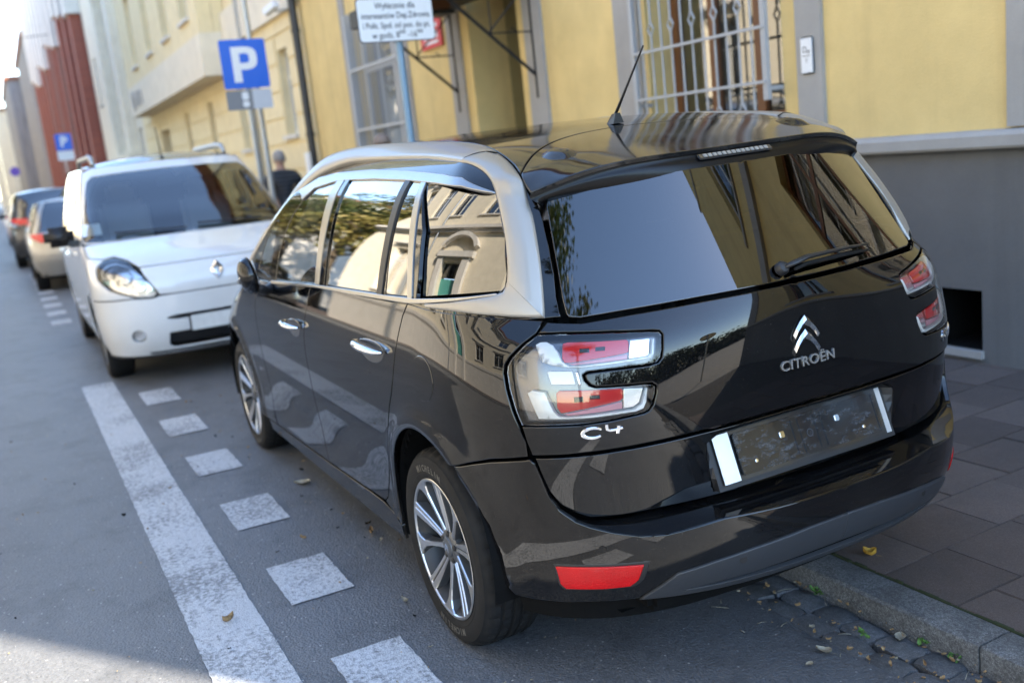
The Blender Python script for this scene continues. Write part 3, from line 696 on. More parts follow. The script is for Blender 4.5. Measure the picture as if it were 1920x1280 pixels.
# ------------------------------------------------------------------ buildings
def wallmesh(mb,x0,x1,z0,z1,ops,yf,th,s=-1):
    """wall facing -s*y... boxes around rectangular openings; yf face plane, thickness th away from the street"""
    xs=sorted({x0,x1,*[v for o in ops for v in o[:2] if x0<v<x1]});zs=sorted({z0,z1,*[v for o in ops for v in o[2:4] if z0<v<z1]})
    yb=yf+s*th
    for i in range(len(xs)-1):
        run=None
        for j in range(len(zs)-1):
            cx=(xs[i]+xs[i+1])/2;cz=(zs[j]+zs[j+1])/2
            inside=any(o[0]<cx<o[1] and o[2]<cz<o[3] for o in ops)
            if not inside:
                if run is None: run=zs[j]
                e=zs[j+1]
            if (inside or j==len(zs)-2) and run is not None:
                mb.box(xs[i],xs[i+1],min(yf,yb),max(yf,yb),run,e);run=None
WIN={}
def window(parent,x0,x1,z0,z1,yf,s,fmat='whiteframe',depth=.16,back='room',bars=(1,1),sill='greytrim',hood=None,fw=.06,sillp=.07):
    """window set back from face yf; s=-1 house stands on the -y side"""
    d=s*depth;mb=MB();y0,y1=sorted((yf+d,yf+d+s*.05))
    mb.box(x0,x0+fw,y0,y1,z0,z1);mb.box(x1-fw,x1,y0,y1,z0,z1);mb.box(x0+fw,x1-fw,y0,y1,z0,z0+fw);mb.box(x0+fw,x1-fw,y0,y1,z1-fw,z1)
    for k in range(bars[0]):
        c=x0+(x1-x0)*(k+1)/(bars[0]+1);mb.box(c-fw*.5,c+fw*.5,y0,y1,z0+fw,z1-fw)
    for k in range(bars[1]):
        c=z0+(z1-z0)*(.68 if bars[1]==1 else (k+1)/(bars[1]+1));mb.box(x0+fw,x1-fw,y0+.004,y1-.004,c-.03,c+.03)
    w=mb.build('window',M[fmat],parent)
    mb=MB();yy=yf+d+s*.03;mb.add([(x0+.01,yy,z0+.01),(x1-.01,yy,z0+.01),(x1-.01,yy,z1-.01),(x0+.01,yy,z1-.01)],[(0,1,2,3) if s>0 else (3,2,1,0)]);mb.build('pane',M['glass_win'],w)
    mb=MB();yy=yf+d+s*.35;mb.add([(x0-.2,yy,z0-.2),(x1+.2,yy,z0-.2),(x1+.2,yy,z1+.2),(x0-.2,yy,z1+.2)],[(0,1,2,3) if s>0 else (3,2,1,0)]);mb.build('window_backing',M[back],w)  # sheet behind the pane; 'room' paints the unlit interior's darkness
    if sill:
        mb=MB();a,b=sorted((yf-s*sillp,yf+d));mb.box(x0-.08,x1+.08,a,b,z0-.07,z0-.003);mb.build('sill',M[sill],w)
    if hood:
        mb=MB();a,b=sorted((yf-s*.16,yf+s*.02));mb.box(x0-.18,x1+.18,a,b,z1+.28,z1+.36);a,b=sorted((yf-s*.09,yf+s*.02));mb.box(x0-.12,x1+.12,a,b,z1+.18,z1+.278);mb.build('hood',M[hood],w)
    return w
# --- the yellow house beside the car
YA=-2.8;HA=12.4
YB=thing('yellow_house','yellow rendered house with grey pilasters and dark grey plinth beside the black car','building')
winA=(2.36,3.88,1.50,3.35);winB=(9.05,10.80,1.45,3.35);door=(6.0,7.10,.0,3.1);cel=(.85,1.17,.15,.49)
ups=[(x,x+1.1,z,z+1.9) for z in (5.0,8.6) for x in (-4.0,-2.2,.3,2.6,5.2,7.6,10.0)]
winC=[(-1.7,-.3,1.55,3.35),(-4.3,-3.0,1.55,3.35)]
mb=MB();wallmesh(mb,-5.90,13.15,1.36,HA,[winA,winB,door]+ups+winC,YA,.45);mb.box(-5.90,-5.5,-11,-3.26,.0,HA);mb.box(-5.48,13.15,-11,-10.6,0,HA);mb.build('wall',M['yellow'],YB)
mb=MB();wallmesh(mb,-5.92,13.15,-.3,1.262,[cel,door],YA+.035,.45);mb.build('plinth',M['greybase'],YB)
for a,b in ((-5.95,5.98),(7.12,13.15)):
    mb=MB();P=[(YA+.09,1.266),(YA+.10,1.28),(YA+.10,1.335),(YA+.075,1.358),(YA-.05,1.368),(YA-.05,1.264)];mb.prism(P,0,a,b);mb.build('string_course',M['greytrim'],YB)
for a,b in ((-5.95,-5.62),(.40,.69),(1.985,2.205),(3.955,4.285),(5.50,5.83),(7.30,7.62),(11.0,11.2),(8.85,8.98)):
    mb=MB();mb.box(a,b,YA-.02,YA+.032,1.372,4.2);mb.build('pilaster',M['greytrim'],YB)
mb=MB();mb.box(-5.97,13.2,YA-.02,YA+.12,4.2,4.42);mb.box(-5.97,13.2,YA-.02,YA+.05,7.9,8.0);mb.build('cornice',M['greytrim'],YB)
mb=MB();mb.box(-5.95,13.3,-11.4,YA+.62,HA,HA+.22);mb.box(-6.35,13.25,-11.2,YA+.40,HA-.22,HA-.002);mb.add([(-6.55,YA+.62,HA+.225),(13.3,YA+.62,HA+.225),(13.3,-7,HA+3),(-6.55,-7,HA+3),(-6.55,-11.4,HA+.225),(13.3,-11.4,HA+.225)],[(0,1,2,3),(3,2,5,4),(0,3,4),(1,5,2)]);mb.build('roof',M['tile'],YB)
mb=MB();mb.box(.79,1.23,-5.2,-3.22,.06,.60);mb.f=[f[::-1] for f in mb.f];mb.build('cellar_opening',M['room'],YB)
mb=MB();v=[(x,y,z) for y in (YA+.028,-3.3) for x,z in ((.853,.153),(1.167,.153),(1.167,.487),(.853,.487))];mb.add(v,[(0,1,5,4),(1,2,6,5),(2,3,7,6),(3,0,4,7)]);mb.build('cellar_shade_lining',M['room'],YB)  # added near-black sheets paint deep shade over the opening's reveals
mb=MB()
for x in (.93,1.01,1.09): mb.tube([(x,YA-.30,.15),(x,YA-.30,.49)],.008,6)
mb.box(.84,1.18,YA-.2,YA+.06,.105,.148);mb.build('cellar_bars',M['greytrim'],YB)
w=window(YB,*winA,YA,-1,'brown',.24,'window_backing',(2,0),'yellow',fw=.085,sillp=.03)
for c in winC: window(YB,*c,YA,-1,'brown',.24,'window_backing',(1,1),'greytrim')
wb=window(YB,*winB,YA,-1,'whiteframe',.10,'window_backing',(2,1),'greytrim')
for c in ups: window(YB,*c,YA,-1,'whiteframe',.2,'room',(1,1),'greytrim')
def window_backing(x0,x1,z0,z1,y,mat,parent,per=.09,amp=.02):
    mb=MB();n=int((x1-x0)/.015);v=[(x0+(x1-x0)*i/n,y+amp*math.sin(2*math.pi*(x0+(x1-x0)*i/n)/per+.7*math.sin(i*.3)),z) for z in (z0,z1) for i in range(n+1)];mb.add(v,[(i,i+1,n+2+i,n+1+i) for i in range(n)]);return mb.build('drape',M[mat],parent,smooth=True)
window_backing(3.10,3.80,1.55,3.3,YA-.40,'window_backing',w)
# basket grille on the window
gr=thing('window_grille','grey iron window grille with diamond ornaments on the yellow house','grille',group=None)
yg=YA+.13
for xx in (3.885,2.385):
    mb=MB();mb.box(xx-.022,xx+.022,yg-.02,yg+.012,1.66,3.45);mb.box(xx-.012,xx+.012,YA-.01,yg-.021,1.72,1.75);mb.box(xx-.012,xx+.012,YA-.01,yg-.021,3.2,3.23);mb.build('grille_frame',M['grille'],gr)
xb=[3.885-.125*k for k in range(1,12)]
for k,x in enumerate(xb):
    mb=MB()
    if k%2==0: mb.tube([(x,yg,1.42),(x,yg,3.45)],.009,6);mb.build('grille_bar',M['grille'],gr)
    else:
        for z0,z1 in ((1.42,1.56),(1.66,2.24),(2.34,3.45)): mb.tube([(x,yg,z0),(x,yg,z1)],.009,6)
        for zc in (1.61,2.29):
            mb.tube([(x,yg,zc-.052),(x-.034,yg,zc),(x,yg,zc+.052)],.008,6);mb.tube([(x,yg,zc-.052),(x+.034,yg,zc),(x,yg,zc+.052)],.008,6)
        mb.build('grille_bar',M['grille'],gr)
for z in (1.78,2.13,2.9):
    mb=MB();mb.box(2.38,3.89,yg+.010,yg+.022,z-.010,z+.010);mb.build('grille_rail',M['grille'],gr)
# grille on the further window
g2=thing('window_grille','pale iron bars over the further ground floor window by the blue pole','grille')
for xx in (10.85,9.0):
    mb=MB();mb.box(xx-.035,xx+.035,YA-.02,YA+.10,1.3,3.5);mb.build('grille_frame',M['grille'],g2)
for k in range(14):
    mb=MB();x=9.12+.122*k;mb.tube([(x,YA+.08,1.3),(x,YA+.08,3.5)],.011,5);mb.build('grille_bar',M['grille'],g2)
for z in (1.95,2.75):
    mb=MB();mb.box(9.0,10.85,YA+.088,YA+.105,z-.02,z+.02);mb.build('grille_rail',M['grille'],g2)
# doorway with passage
mb=MB();mb.box(5.70,5.998,-4.3,-3.26,-.1,3.6);mb.box(7.102,7.4,-4.3,-3.26,-.1,3.6);mb.box(5.7,7.4,-4.3,-3.26,3.102,3.6);mb.build('passage',M['passage'] if 'passage' in M else M['yellow'],YB)
dr=link('door',None,YB);mb=MB();mb.box(6.0,7.10,-4.2,-4.12,0,3.1);mb.build('door_leaf',M['darkbrown'],dr)
mb=MB();mb.box(6.002,6.09,-3.9,-2.85,.08,3.09);mb.build('open_door_leaf',M['darkbrown'],dr)
# iron canopy over the door
cn=thing('door_canopy','black wrought iron canopy on diagonal brackets over the doorway','canopy')
for xx in (5.66,7.46):
    mb=MB();a=Vector((xx,YA+.03,2.16));b=Vector((xx,YA+1.02,3.02));mb.tube([a,b],.016,6);mb.tube([(xx,YA+.035,1.95),(xx,YA+.035,3.02)],.014,6);mb.tube([(xx,YA+.03,3.02),(xx,YA+1.1,3.02)],.016,6)
    mb.tube([(xx,YA+.03,2.56),(xx,YA+.47,2.56)],.008,6);mb.tube([(xx,YA+.05,2.98),(xx,YA+.48,2.57)],.008,6);mb.tube([(xx,YA+.46,2.55),(xx,YA+.46,3.0)],.008,6)
    mb.tube([(xx,YA+.20,2.56),(xx,YA+.24,2.60),(xx,YA+.28,2.56),(xx,YA+.24,2.52),(xx,YA+.20,2.56)],.006,6);mb.build('bracket',M['iron'],cn)
mb=MB();mb.box(5.5,7.62,YA+.02,YA+1.12,3.03,3.07);mb.box(5.5,7.62,YA+1.06,YA+1.12,2.90,3.028);mb.build('canopy_top',M['iron'],cn)
ln=thing('door_lamp','brown box lamp hanging at the canopy edge','lamp',(6.8,-2.32,2.93));mb=MB();mb.cbox((0,0,.06),(.13,.11,.055),bev=.015);mb.build('lamp_box',M['brown'],ln);mb=MB();mb.cbox((0,0,-.02),(.16,.14,.018),bev=.006);mb.tube([(0,0,.0),(0,0,.10)],.012,6);mb.build('lamp_tray',M['iron'],ln)
# red notice
M['noticered']=m_solid('notice_red',(.62,.03,.03),.5)
rs_=thing('wall_notice','red and white notice plate on the yellow wall by the doorway','sign',(8.05,YA+.02,2.88));mb=MB();mb.box(-.30,.30,.0,.012,-.17,.17);mb.build('plate',M['noticered'],rs_)
for z0,z1 in ((-.07,.01),(.05,.09),(-.125,-.095)):
    mb=MB();mb.box(-.20,.20,.0135,.016,z0,z1);mb.build('white_band',M['signwhite'],rs_)
ic=thing('wall_plate','cream metal plate with faint lettering on the grey pilaster','sign',(2.095,YA+.034,1.905));mb=MB();mb.cbox((0,.008,0),(.056,.008,.115),bev=.008);mb.build('plate',M['signwhite'],ic,angle=40)
for t,xx,zz,sz in (('D',-.012,.035,.055),('48',.018,.02,.03),('T',0,-.035,.035)):
    me=text_mesh(t,sz,.0004);o=link('lettering',me,ic,M['ink']);o.rotation_euler=(R(90),0,R(180));o.location=(-xx,.0166,zz)
mb=MB();mb.box(-.035,.035,.0165,.0172,-.005,-.001);mb.build('rule_line',M['ink'],ic)
# drainpipe
dp=thing('drainpipe','dark drainpipe at the far corner of the yellow house','drainpipe',(13.12,-2.68,0));mb=MB();mb.tube([(0,0,.1),(0,0,HA)],.065,12)
for z in (.6,2.0,3.6,5.5,8): mb.tube([(0,0,z),(0,0,z+.06)],.078,12)
mb.build('pipe',M['darkpipe'],dp,angle=40);mb=MB();mb.box(-.09,.09,.07,.12,1.35,1.75);mb.build('paper_notice',M['signwhite'],dp)
# --- cream rusticated house
CB=thing('cream_house','cream rusticated house with projecting upper bay beyond the yellow house','building')
cw=[(14.35,15.05,2.10,3.55),(17.9,18.55,2.0,3.3),(21.2,21.8,1.9,3.2),(24.4,25.0,1.9,3.2)]
cu=[(x,x+.95,z,z+1.9) for z in (5.2,8.6) for x in (14.2,16.3)]+[(x,x+1.0,z,z+1.9) for z in (5.2,8.6) for x in ()]
mb=MB();wallmesh(mb,13.25,33.0,.05,12.5,cw+cu+[(28.0,29.6,.05,3.0)],YA-.05,.5);mb.build('wall',M['cream'],CB)
mb=MB()
z=.9
for z in (1.0,1.5,2.0,2.5,3.0,3.5):
    pass
rows=[.12+.46*k for k in range(9)]
pieces=[]
for z0 in rows:
    x=13.27
    z1=min(z0+.445,4.15)
    for L in [c for c in range(1)]:
        cuts=sorted([(c[0]-.04,c[1]+.04) for c in cw if c[2]-.05<z1 and c[3]+.05>z0]+([(27.9,29.7)] if z0<3 else []))
        a=13.27
        for c0,c1 in cuts+[(33.0,33.0)]:
            if c0-a>.1: pieces.append((a,c0,z0,z1))
            a=c1
for a,b,z0,z1 in pieces:
    mb=MB();mb.box(a,b,YA-.048,YA-.022,z0+.012,z1-.012);mb.build('rustic_course',M['cream'],CB)
for c in cw: window(CB,*c,YA-.02,-1,'whiteframe',.16,'room',(0,1),'palestone')
for c in cu: window(CB,*c,YA-.05,-1,'whiteframe',.16,'room',(1,1),'palestone')
bw=[(x,x+1.0,zz,zz+1.9) for zz in (4.85,8.2) for x in (19.6,22.2,25.0,28.0)]
mb=MB();wallmesh(mb,18.7,31.0,4.40,12.4,bw,YA+.50,.30);mb.box(18.7,19.0,YA-.04,YA+.19,4.40,12.4);mb.build('bay',M['cream'],CB)
mb=MB();mb.box(18.66,31.04,YA-.03,YA+.53,3.55,4.398);mb.build('bay_fascia',M['cream2'],CB)
mb=MB();mb.box(13.25,18.65,YA-.04,YA+.06,4.05,4.75);mb.build('string_course',M['cream2'],CB)
for zz in (4.85,8.2):
    for x in (19.6,22.2,25.0,28.0): window(CB,x,x+1.0,zz,zz+1.9,YA+.50,-1,'whiteframe',.17,'room',(1,1),'palestone')
mb=MB();mb.lathe([(.16,0),(.28,0),(.28,.03),(.16,.03),(.16,0)],(29.9,YA+.532,3.98),1,20);mb.build('fascia_emblem',M['greytrim'],CB)
for xx,ww,hh in ((29.1,.07,.22),(28.75,.07,.22),(28.2,.06,.20)):
    mb=MB();mb.box(xx-ww,xx+ww,YA+.532,YA+.56,3.98-hh,3.98+hh);mb.build('fascia_mark',M['greytrim'],CB)
mb=MB();mb.box(28.0,29.6,-3.2,-3.1,0,3.0);mb.build('door',M['darkbrown'],CB)
mb=MB();mb.box(13.2,33.1,-10,YA+.5,12.5,12.8);mb.build('roof',M['tile'],CB)
mb=MB();mb.tube([(17.05,YA+.06,.1),(17.05,YA+.06,12)],.055,10);mb.build('rainwater_pipe',M['zinc'],CB)
cc=thing('security_camera','white security camera bracketed on the cream house wall','camera',(13.75,-2.62,4.05));mb=MB();mb.tube([(0,-.2,0),(0,.05,-.02)],.02,6);mb.build('bracket',M['steel'],cc);mb=MB();mb.cbox((-.05,.12,.02),(.16,.06,.06),Matrix.Rotation(R(20),3,'Y')@Matrix.Rotation(R(25),3,'Z'),bev=.015);mb.build('camera_body',M['signwhite'],cc)
# --- pale house with tall arch
PB=thing('arched_house','pale cream house with a tall white arched niche further down the street','building')
pw=[(33.8,34.6,5.0,7),(44.4,45.2,5,7),(33.8,34.6,1.6,3.4)]
mb=MB();wallmesh(mb,33.05,46.8,.05,13,pw+[(36.4,39.4,2.9,9.2)],YA-.05,.6);mb.box(33.05,46.8,-5,-4.2,.05,13);mb.build('wall',M['cream2'],PB)
mb=MB()
for a,b in ((35.2,36.4),(39.4,40.6)): mb.box(a,b,YA-.045,YA+.25,2.6,13)
mb.box(34.8,41.0,YA-.045,YA+.4,2.2,2.62);n=14
for k in range(n):
    a0,a1=math.pi*k/n,math.pi*(k+1)/n;c=37.9
    mb.prism([(c+1.5*math.cos(a0),8.2+1.5*math.sin(a0)),(c+1.5*math.cos(a1),8.2+1.5*math.sin(a1)),(c+1.5*math.cos(a1),10.2),(c+1.5*math.cos(a0),10.2)],1,YA-.04,YA+.24)
mb.build('arch_surround',M['cream2'],PB)
for c in pw: window(PB,*c,YA-.05,-1)
mb=MB();mb.box(33,46.9,-10,YA+.3,13,13.3);mb.build('roof',M['tile'],PB)
# --- red brick house
RB=thing('red_brick_house','tall red brick house with vertical piers and pale stone tops','building')
mb=MB();rw=[(x,x+1.0,z,z+2.2) for x in [48.6+3.6*k for k in range(11)] for z in (1.6,5.4,9.4)]
wallmesh(mb,46.9,88,.05,15,rw,YA-.05,.6);mb.build('wall',M['brickred'],RB)
for k in range(12):
    mb=MB();x=47.0+3.6*k;mb.box(x,x+.9,YA-.045,YA+.45,.9,9.2+.5*(k%3));mb.build('pier',M['brickred'],RB);mb=MB();mb.box(x-.2,x+1.3,YA-.04,YA+.6,9.2+.5*(k%3),15.5);mb.build('pier_cap',M['palestone'],RB);mb=MB();mb.box(x+1.6,x+1.75,YA-.04,YA+.1,.9,13);mb.build('rainwater_pipe',M['darkpipe'],RB)
for c in rw[:18]: window(RB,*c,YA-.05,-1,'whiteframe',.2,'room',(1,1),'palestone')
mb=MB();mb.box(46.95,88,YA-.04,YA+.12,.0,.9);mb.build('plinth',M['palestone'],RB)
mb=MB();mb.box(46.8,88.1,-12,YA+.3,15.55,15.9);mb.build('roof',M['tile'],RB)
# --- far houses closing the street
for nm,lb,x0,x1,yf,h,mt in (('weathered_house','dark weathered house beyond the red brick house',88.2,112,-2.4,14,'pinkstone'),('grey_house','grey house near the end of the street',112.2,138,-1.2,13,'greystone'),('corner_house','sunlit pale house at the end of the street',138.5,165,1.2,12,'cream2')):
    B=thing(nm,lb,'building');mb=MB();ww=[(x,x+1.2,z,z+2.2) for z in (1.5,5,8.5) for x in [x0+1.5+3.2*k for k in range(int((x1-x0-2)/3.2))]]
    wallmesh(mb,x0,x1,0,h,ww,yf,.6);mb.box(x0,x0+.5,-14,yf-.62,0,h);mb.build('wall',M[mt],B)
    for c in ww: window(B,*c,yf,-1,'whiteframe',.2,'room',(1,1),'palestone')
    mb=MB();mb.box(x0-.2,x1+.2,-14,yf+.4,h,h+.4);mb.build('roof',M['tile'],B)
    for c in range(int((x1-x0)/3.2)):
        mb=MB();mb.box(x0+.3+3.2*c,x0+.9+3.2*c,yf-.02,yf+.25,0,h-.1);mb.build('pier',M['greytrim' if nm!='corner_house' else 'cream2'],B)
# --- the opposite side of the street (seen mirrored in the car)
YC=8.0
OB=thing('opposite_house','sunlit cream house with teal door across the street, seen mirrored in the car','building')
gw=[(x,x+1.25,1.75,3.9) for x in (-3.6,-.6,2.2,10.2,13.2,16.2,19.4)];dC=(5.9,7.35,.1,3.55);uw=[(x,x+1.2,z,z+2.1) for z in (6.1,) for x in (-3.6,-.6,2.4,5.4,8.0,10.4,13.4,16.4,19.6)]
mb=MB();wallmesh(mb,-5.0,23.3,0,9.6,gw+[dC]+uw,YC,.5,1);mb.box(-5,-4.5,8.52,18,0,9.6);mb.box(22.8,23.3,8.52,18,0,9.6);mb.build('wall',M['cream2'],OB)
for c in gw: window(OB,*c,YC,1,'whiteframe',.2,'room',(1,1),'palestone','palestone')
for c in uw: window(OB,*c,YC,1,'whiteframe',.2,'room',(1,1),'palestone','palestone')
od=link('door',None,OB)
for a,b in ((5.9,6.60),(6.65,7.35)):
    mb=MB();mb.box(a,b,8.25,8.31,.1,2.75);mb.box(a+.12,b-.12,8.235,8.249,.3,1.2);mb.box(a+.12,b-.12,8.235,8.249,1.4,2.6);mb.build('door_leaf',M['teal'],od)
mb=MB();mb.box(5.9,7.35,8.25,8.30,2.80,3.55);mb.build('fanlight',M['glass_dark'],od)
mb=MB()
for a,b in ((5.45,5.88),(7.37,7.80)): mb.box(a,b,7.80,7.99,.1,3.75)
mb.box(5.3,7.95,7.72,7.99,3.76,4.05);n=12
for k in range(n):
    a0,a1=math.pi*(.12+.76*k/n),math.pi*(.12+.76*(k+1)/n);c=6.625
    mb.prism([(c+1.25*math.cos(a0),3.9+.95*math.sin(a0)),(c+1.25*math.cos(a1),3.9+.95*math.sin(a1)),(c+1.45*math.cos(a1),3.9+1.15*math.sin(a1)),(c+1.45*math.cos(a0),3.9+1.15*math.sin(a0))],1,7.70,7.99)
mb.build('door_surround',M['palestone'],od)
mb=MB()
for z0,z1,p in ((5.1,5.25,.14),(5.255,5.42,.26),(9.0,9.3,.3),(9.305,9.6,.5),(1.15,1.3,.08)): mb.box(-5.1,23.4,YC-p,YC-.002,z0,z1)
mb.box(-5.05,23.35,YC-.05,YC-.002,.0,1.148);mb.build('cornice',M['palestone'],OB)
for x in (9.15,-1.9,18.5):
    mb=MB();mb.tube([(x,YC-.1,.1),(x,YC-.1,9.0)],.07,10);mb.build('rainwater_pipe',M['zinc'],OB)
mb=MB();mb.box(-5.3,23.6,YC-.6,18.5,9.605,9.9);mb.build('roof',M['tile'],OB)
for lb,x0,x1,yf,h,mt in (('pale house across the street beyond the trees',48,80,8.5,13,'palestone'),('ochre house far down the opposite side',80.5,135,8.2,14,'cream'),):
    B=thing('opposite_house',lb,'building');mb=MB();ww=[(x,x+1.2,z,z+2.2) for z in (1.5,5,8.5) for x in [x0+1.5+3.4*k for k in range(int((x1-x0-2)/3.4))]];wallmesh(mb,x0,x1,0,h,ww,yf,.6,1);mb.box(x0,x0+.5,yf+.62,20,0,h);mb.build('wall',M[mt],B)
    for c in ww: window(B,*c,yf,1,'whiteframe',.2,'room',(1,1),None)
    mb=MB();mb.box(x0-.2,x1+.2,yf-.4,20,h,h+.4);mb.build('roof',M['tile'],B)
# ------------------------------------------------------------------ the black people carrier
CAR=thing('parked_car','black people carrier with silver roof arch parked half on the kerb','car')
_Mc=Matrix(((.99999657,.00261761,.0000395,-.0020679),(-.00261791,.99988274,.01508812,.0000926),(0,-.01508817,.99988617,.0119197),(0,0,0,1)))
CAR.matrix_world=_Mc
AC=(-.02,.375); AF_C=(2.84,.375); AR=.352
def flare(x,z):
    s=0
    for cx,cz in (AC,AF_C):
        r=math.hypot(x-cx,z-cz); s+=.013*math.exp(-((r-.372)/.040)**2)
    return s if z<1.0 else 0.
def Pb(u,z):
    x,y,zz=BODY.P(u,z); k=flare(x,z)
    # swage along the doors, fading out before the lamps
    s=1 if u>=0 else -1
    if x>-.45 and z<1.0: k-= .006*math.exp(-((z-.46)/.10)**2)*min(1,max(0,(x+.1)/.5))*(1 if x<2.3 else max(0,1-(x-2.3)/.3))
    return (x,y+s*k*(1 if x>-.45 else max(0,1+(x+.45)*6)),zz)
def Pbump(u,z):
    x,y,zz=BUMP.P(u,z);k=flare(x,z);s=1 if u>=0 else -1
    return (x,y+s*k*(1 if x>-.45 else max(0,1+(x+.45)*6)),zz)
def ux(S,x,z):
    if x<0:
        lo,hi=0.,U0
        for _ in range(30):
            m=(lo+hi)/2
            if S.P(m,z)[0]<x: lo=m
            else: hi=m
        return lo
    af=S.af(z);xs=S.xf(z)-af
    if x<=xs: return U0+x
    q=min(.9999,(x-xs)/af);y=S.w(z)*(1-q**S.nf)**(1/S.nf);return S.U(x,y,z)
def Pfront(t,z):
    al=max(-1.,min(1.,t/U0))*math.pi/2;c=max(math.cos(al),0);q=abs(math.sin(al));n=BODY.nf;r=(c**n+q**n)**(-1/n)
    af=BODY.af(z);return (BODY.xf(z)-af+af*r*c,math.copysign(BODY.w(z)*r*q,al),z)
def arc(c,r,a0,a1,n=18): return [(c[0]+r*math.cos(R(a0+(a1-a0)*i/n)),c[1]+r*math.sin(R(a0+(a1-a0)*i/n))) for i in range(n+1)]
def xz(S,l): return [(ux(S,x,z),z) for x,z in l]
def yz(l): return [(BODY.uy(y,z),z) for y,z in l]
def both(name,loop,mat,P=Pb,parent=None,fn=None,**kw):
    a=panel(name,P,loop,mat,parent or CAR,flip=True,**kw)
    if 'holes' in kw: kw=dict(kw);kw['holes']=[mirror(h) for h in kw['holes']]
    b=panel(name,P,mirror(loop),mat,parent or CAR,flip=True,**kw)
    return a,b
def half(l): return l+mirror(l[::-1])
def rs(l,n):
    P=[Vector(p) for p in l];L=[0]
    for a,b in zip(P,P[1:]): L.append(L[-1]+(b-a).length)
    o=[]
    for k in range(n):
        t=L[-1]*k/(n-1);i=min(len(P)-2,max(0,bisect_right(L,t)-1));o.append(P[i].lerp(P[i+1],(t-L[i])/max(1e-9,L[i+1]-L[i])))
    return o
bk=M['black']
seamR=[(.05,1.118),(.085,1.075),(.105,1.03),(.12,.99),(.145,.92),(.165,.869),(.2,.81),(.241,.759),(.30,.665),(.356,.578),(.41,.48),(.445,.42),(.465,.385),(.485,.36),(.525,.335)]
seamF=[(1.115,1.10),(1.154,1.061),(1.185,1.0),(1.21,.941),(1.238,.871),(1.25,.81),(1.252,.755),(1.252,.69),(1.258,.637),(1.268,.537),(1.268,.479),(1.262,.409),(1.255,.30)]
seamFF=[(2.06,1.05),(2.10,.98),(2.13,.9),(2.14,.8),(2.15,.6),(2.17,.45),(2.19,.38),(2.21,.27)]
sill=lambda x:.335-.05*(x-.52)+.008*(x-.52)**2
# quarter panels
archR=[p for p in arc(AC,AR,128,8,26)]
LP=TR['lamp'];TL=TR['tgLow']
q=[None,(LP[0][0]+.002,LP[0][1]+.0015)]+[(a+.0058,b) for a,b in LP[32:25:-1]]+[(TL[1][0]+.001,TL[1][1]),(TR['qseam'][0][0]+.002,TR['qseam'][0][1])]
qp=[(TR['archO'][4][0]+.001,1.094)]+q[1:]+TR['qseam'][1:2]+[(TR['qseam'][2][0]-.02,TR['qseam'][2][1]-.004)]
qp=qp+xz(BODY,arc(AC,AR,125,-8,28))+xz(BODY,[(.335,.30),(.44,.297),(.48,.318)])+xz(BODY,seamR[::-1])
qp+= [(TR['archO'][k][0],TR['archO'][k][1]-.003) for k in (8,7,6,5)]
both('quarter_panel',qp,bk,sp=.024)
rd=xz(BODY,seamR)+xz(BODY,[(x,sill(x)) for x in (.6,.8,1.0,1.2,1.257)])+xz(BODY,seamF[::-1])+[(1.75,1.1030),(1.55,1.1085),(1.42,1.1115)]
RD=both('rear_door',rd,bk,sp=.026)
fd=xz(BODY,seamF)+xz(BODY,[(x,sill(x)) for x in (1.4,1.7,2.0,2.19)])+xz(BODY,seamFF[::-1][1:])+[(3.0,1.056),(2.7,1.072)]
FD=both('front_door',fd,bk,sp=.03)
sl=xz(BODY,[(.48,.312),(.55,.322)]+[(x,sill(x)-.006) for x in (.7,1.0,1.3,1.7,2.2)]+[(2.40,.262),(2.40,.20),(1.3,.205),(.40,.215),(.36,.29)])
both('sill',sl,bk,sp=.04)
ff=xz(BODY,seamFF)+xz(BODY,[(2.42,.262)])+xz(BODY,arc(AF_C,AR,196,-4,26))
ff+=[(ux(BODY,3.28,.345),.345),(ux(BODY,3.33,.45),.45),(ux(BODY,3.30,.62),.62),(ux(BODY,3.22,.74),.74),(ux(BODY,3.05,.84),.84),(ux(BODY,2.8,.93),.93),(ux(BODY,2.5,1.005),1.005),(ux(BODY,2.25,1.05),1.05)]
both('front_wing',ff,bk,sp=.035)
# nose: bonnet, bumper, lamps (mostly out of sight)
tb=lambda x,z:(U0-(ux(BODY,x,z)-U0-(BODY.xf(z)-BODY.af(z))))
bon=[(tb(2.27,1.05),1.05),(tb(2.52,1.005),1.005),(tb(2.82,.93),.93),(tb(3.06,.84),.84),(.62,.75),(.3,.73),(0,.725)]
top=[(1.0,1.06),(.6,1.075),(.3,1.085),(0,1.088)]
panel('bonnet',Pfront,half(top[::-1]+[ (bon[0][0],1.052)]+bon),bk,CAR,sp=.05)
fb=[(0,.715),(.3,.72),(.66,.735),(tb(3.24,.735),.735),(tb(3.32,.62),.62),(tb(3.34,.45),.45),(tb(3.29,.345),.345),(tb(3.25,.22),.22),(.4,.2),(0,.2)]
panel('front_bumper',Pfront,half(fb),bk,CAR,sp=.05)
for s in (1,-1):
    panel('headlamp',Pfront,[(s*a,b) for a,b in [(.48,.665),(.80,.70),(.86,.66),(.80,.60),(.55,.59)]],M['lampsilver'],CAR,sp=.05,off=.004)
ws=[(.98,1.075),(.90,1.25),(.80,1.42),(.70,1.55),(.5,1.568),(.25,1.575),(0,1.577)]
panel('windscreen',Pfront,half([(0,1.095),(.35,1.09),(.7,1.08)]+ws),M['glass_clear'],CAR,sp=.06,off=-.004)
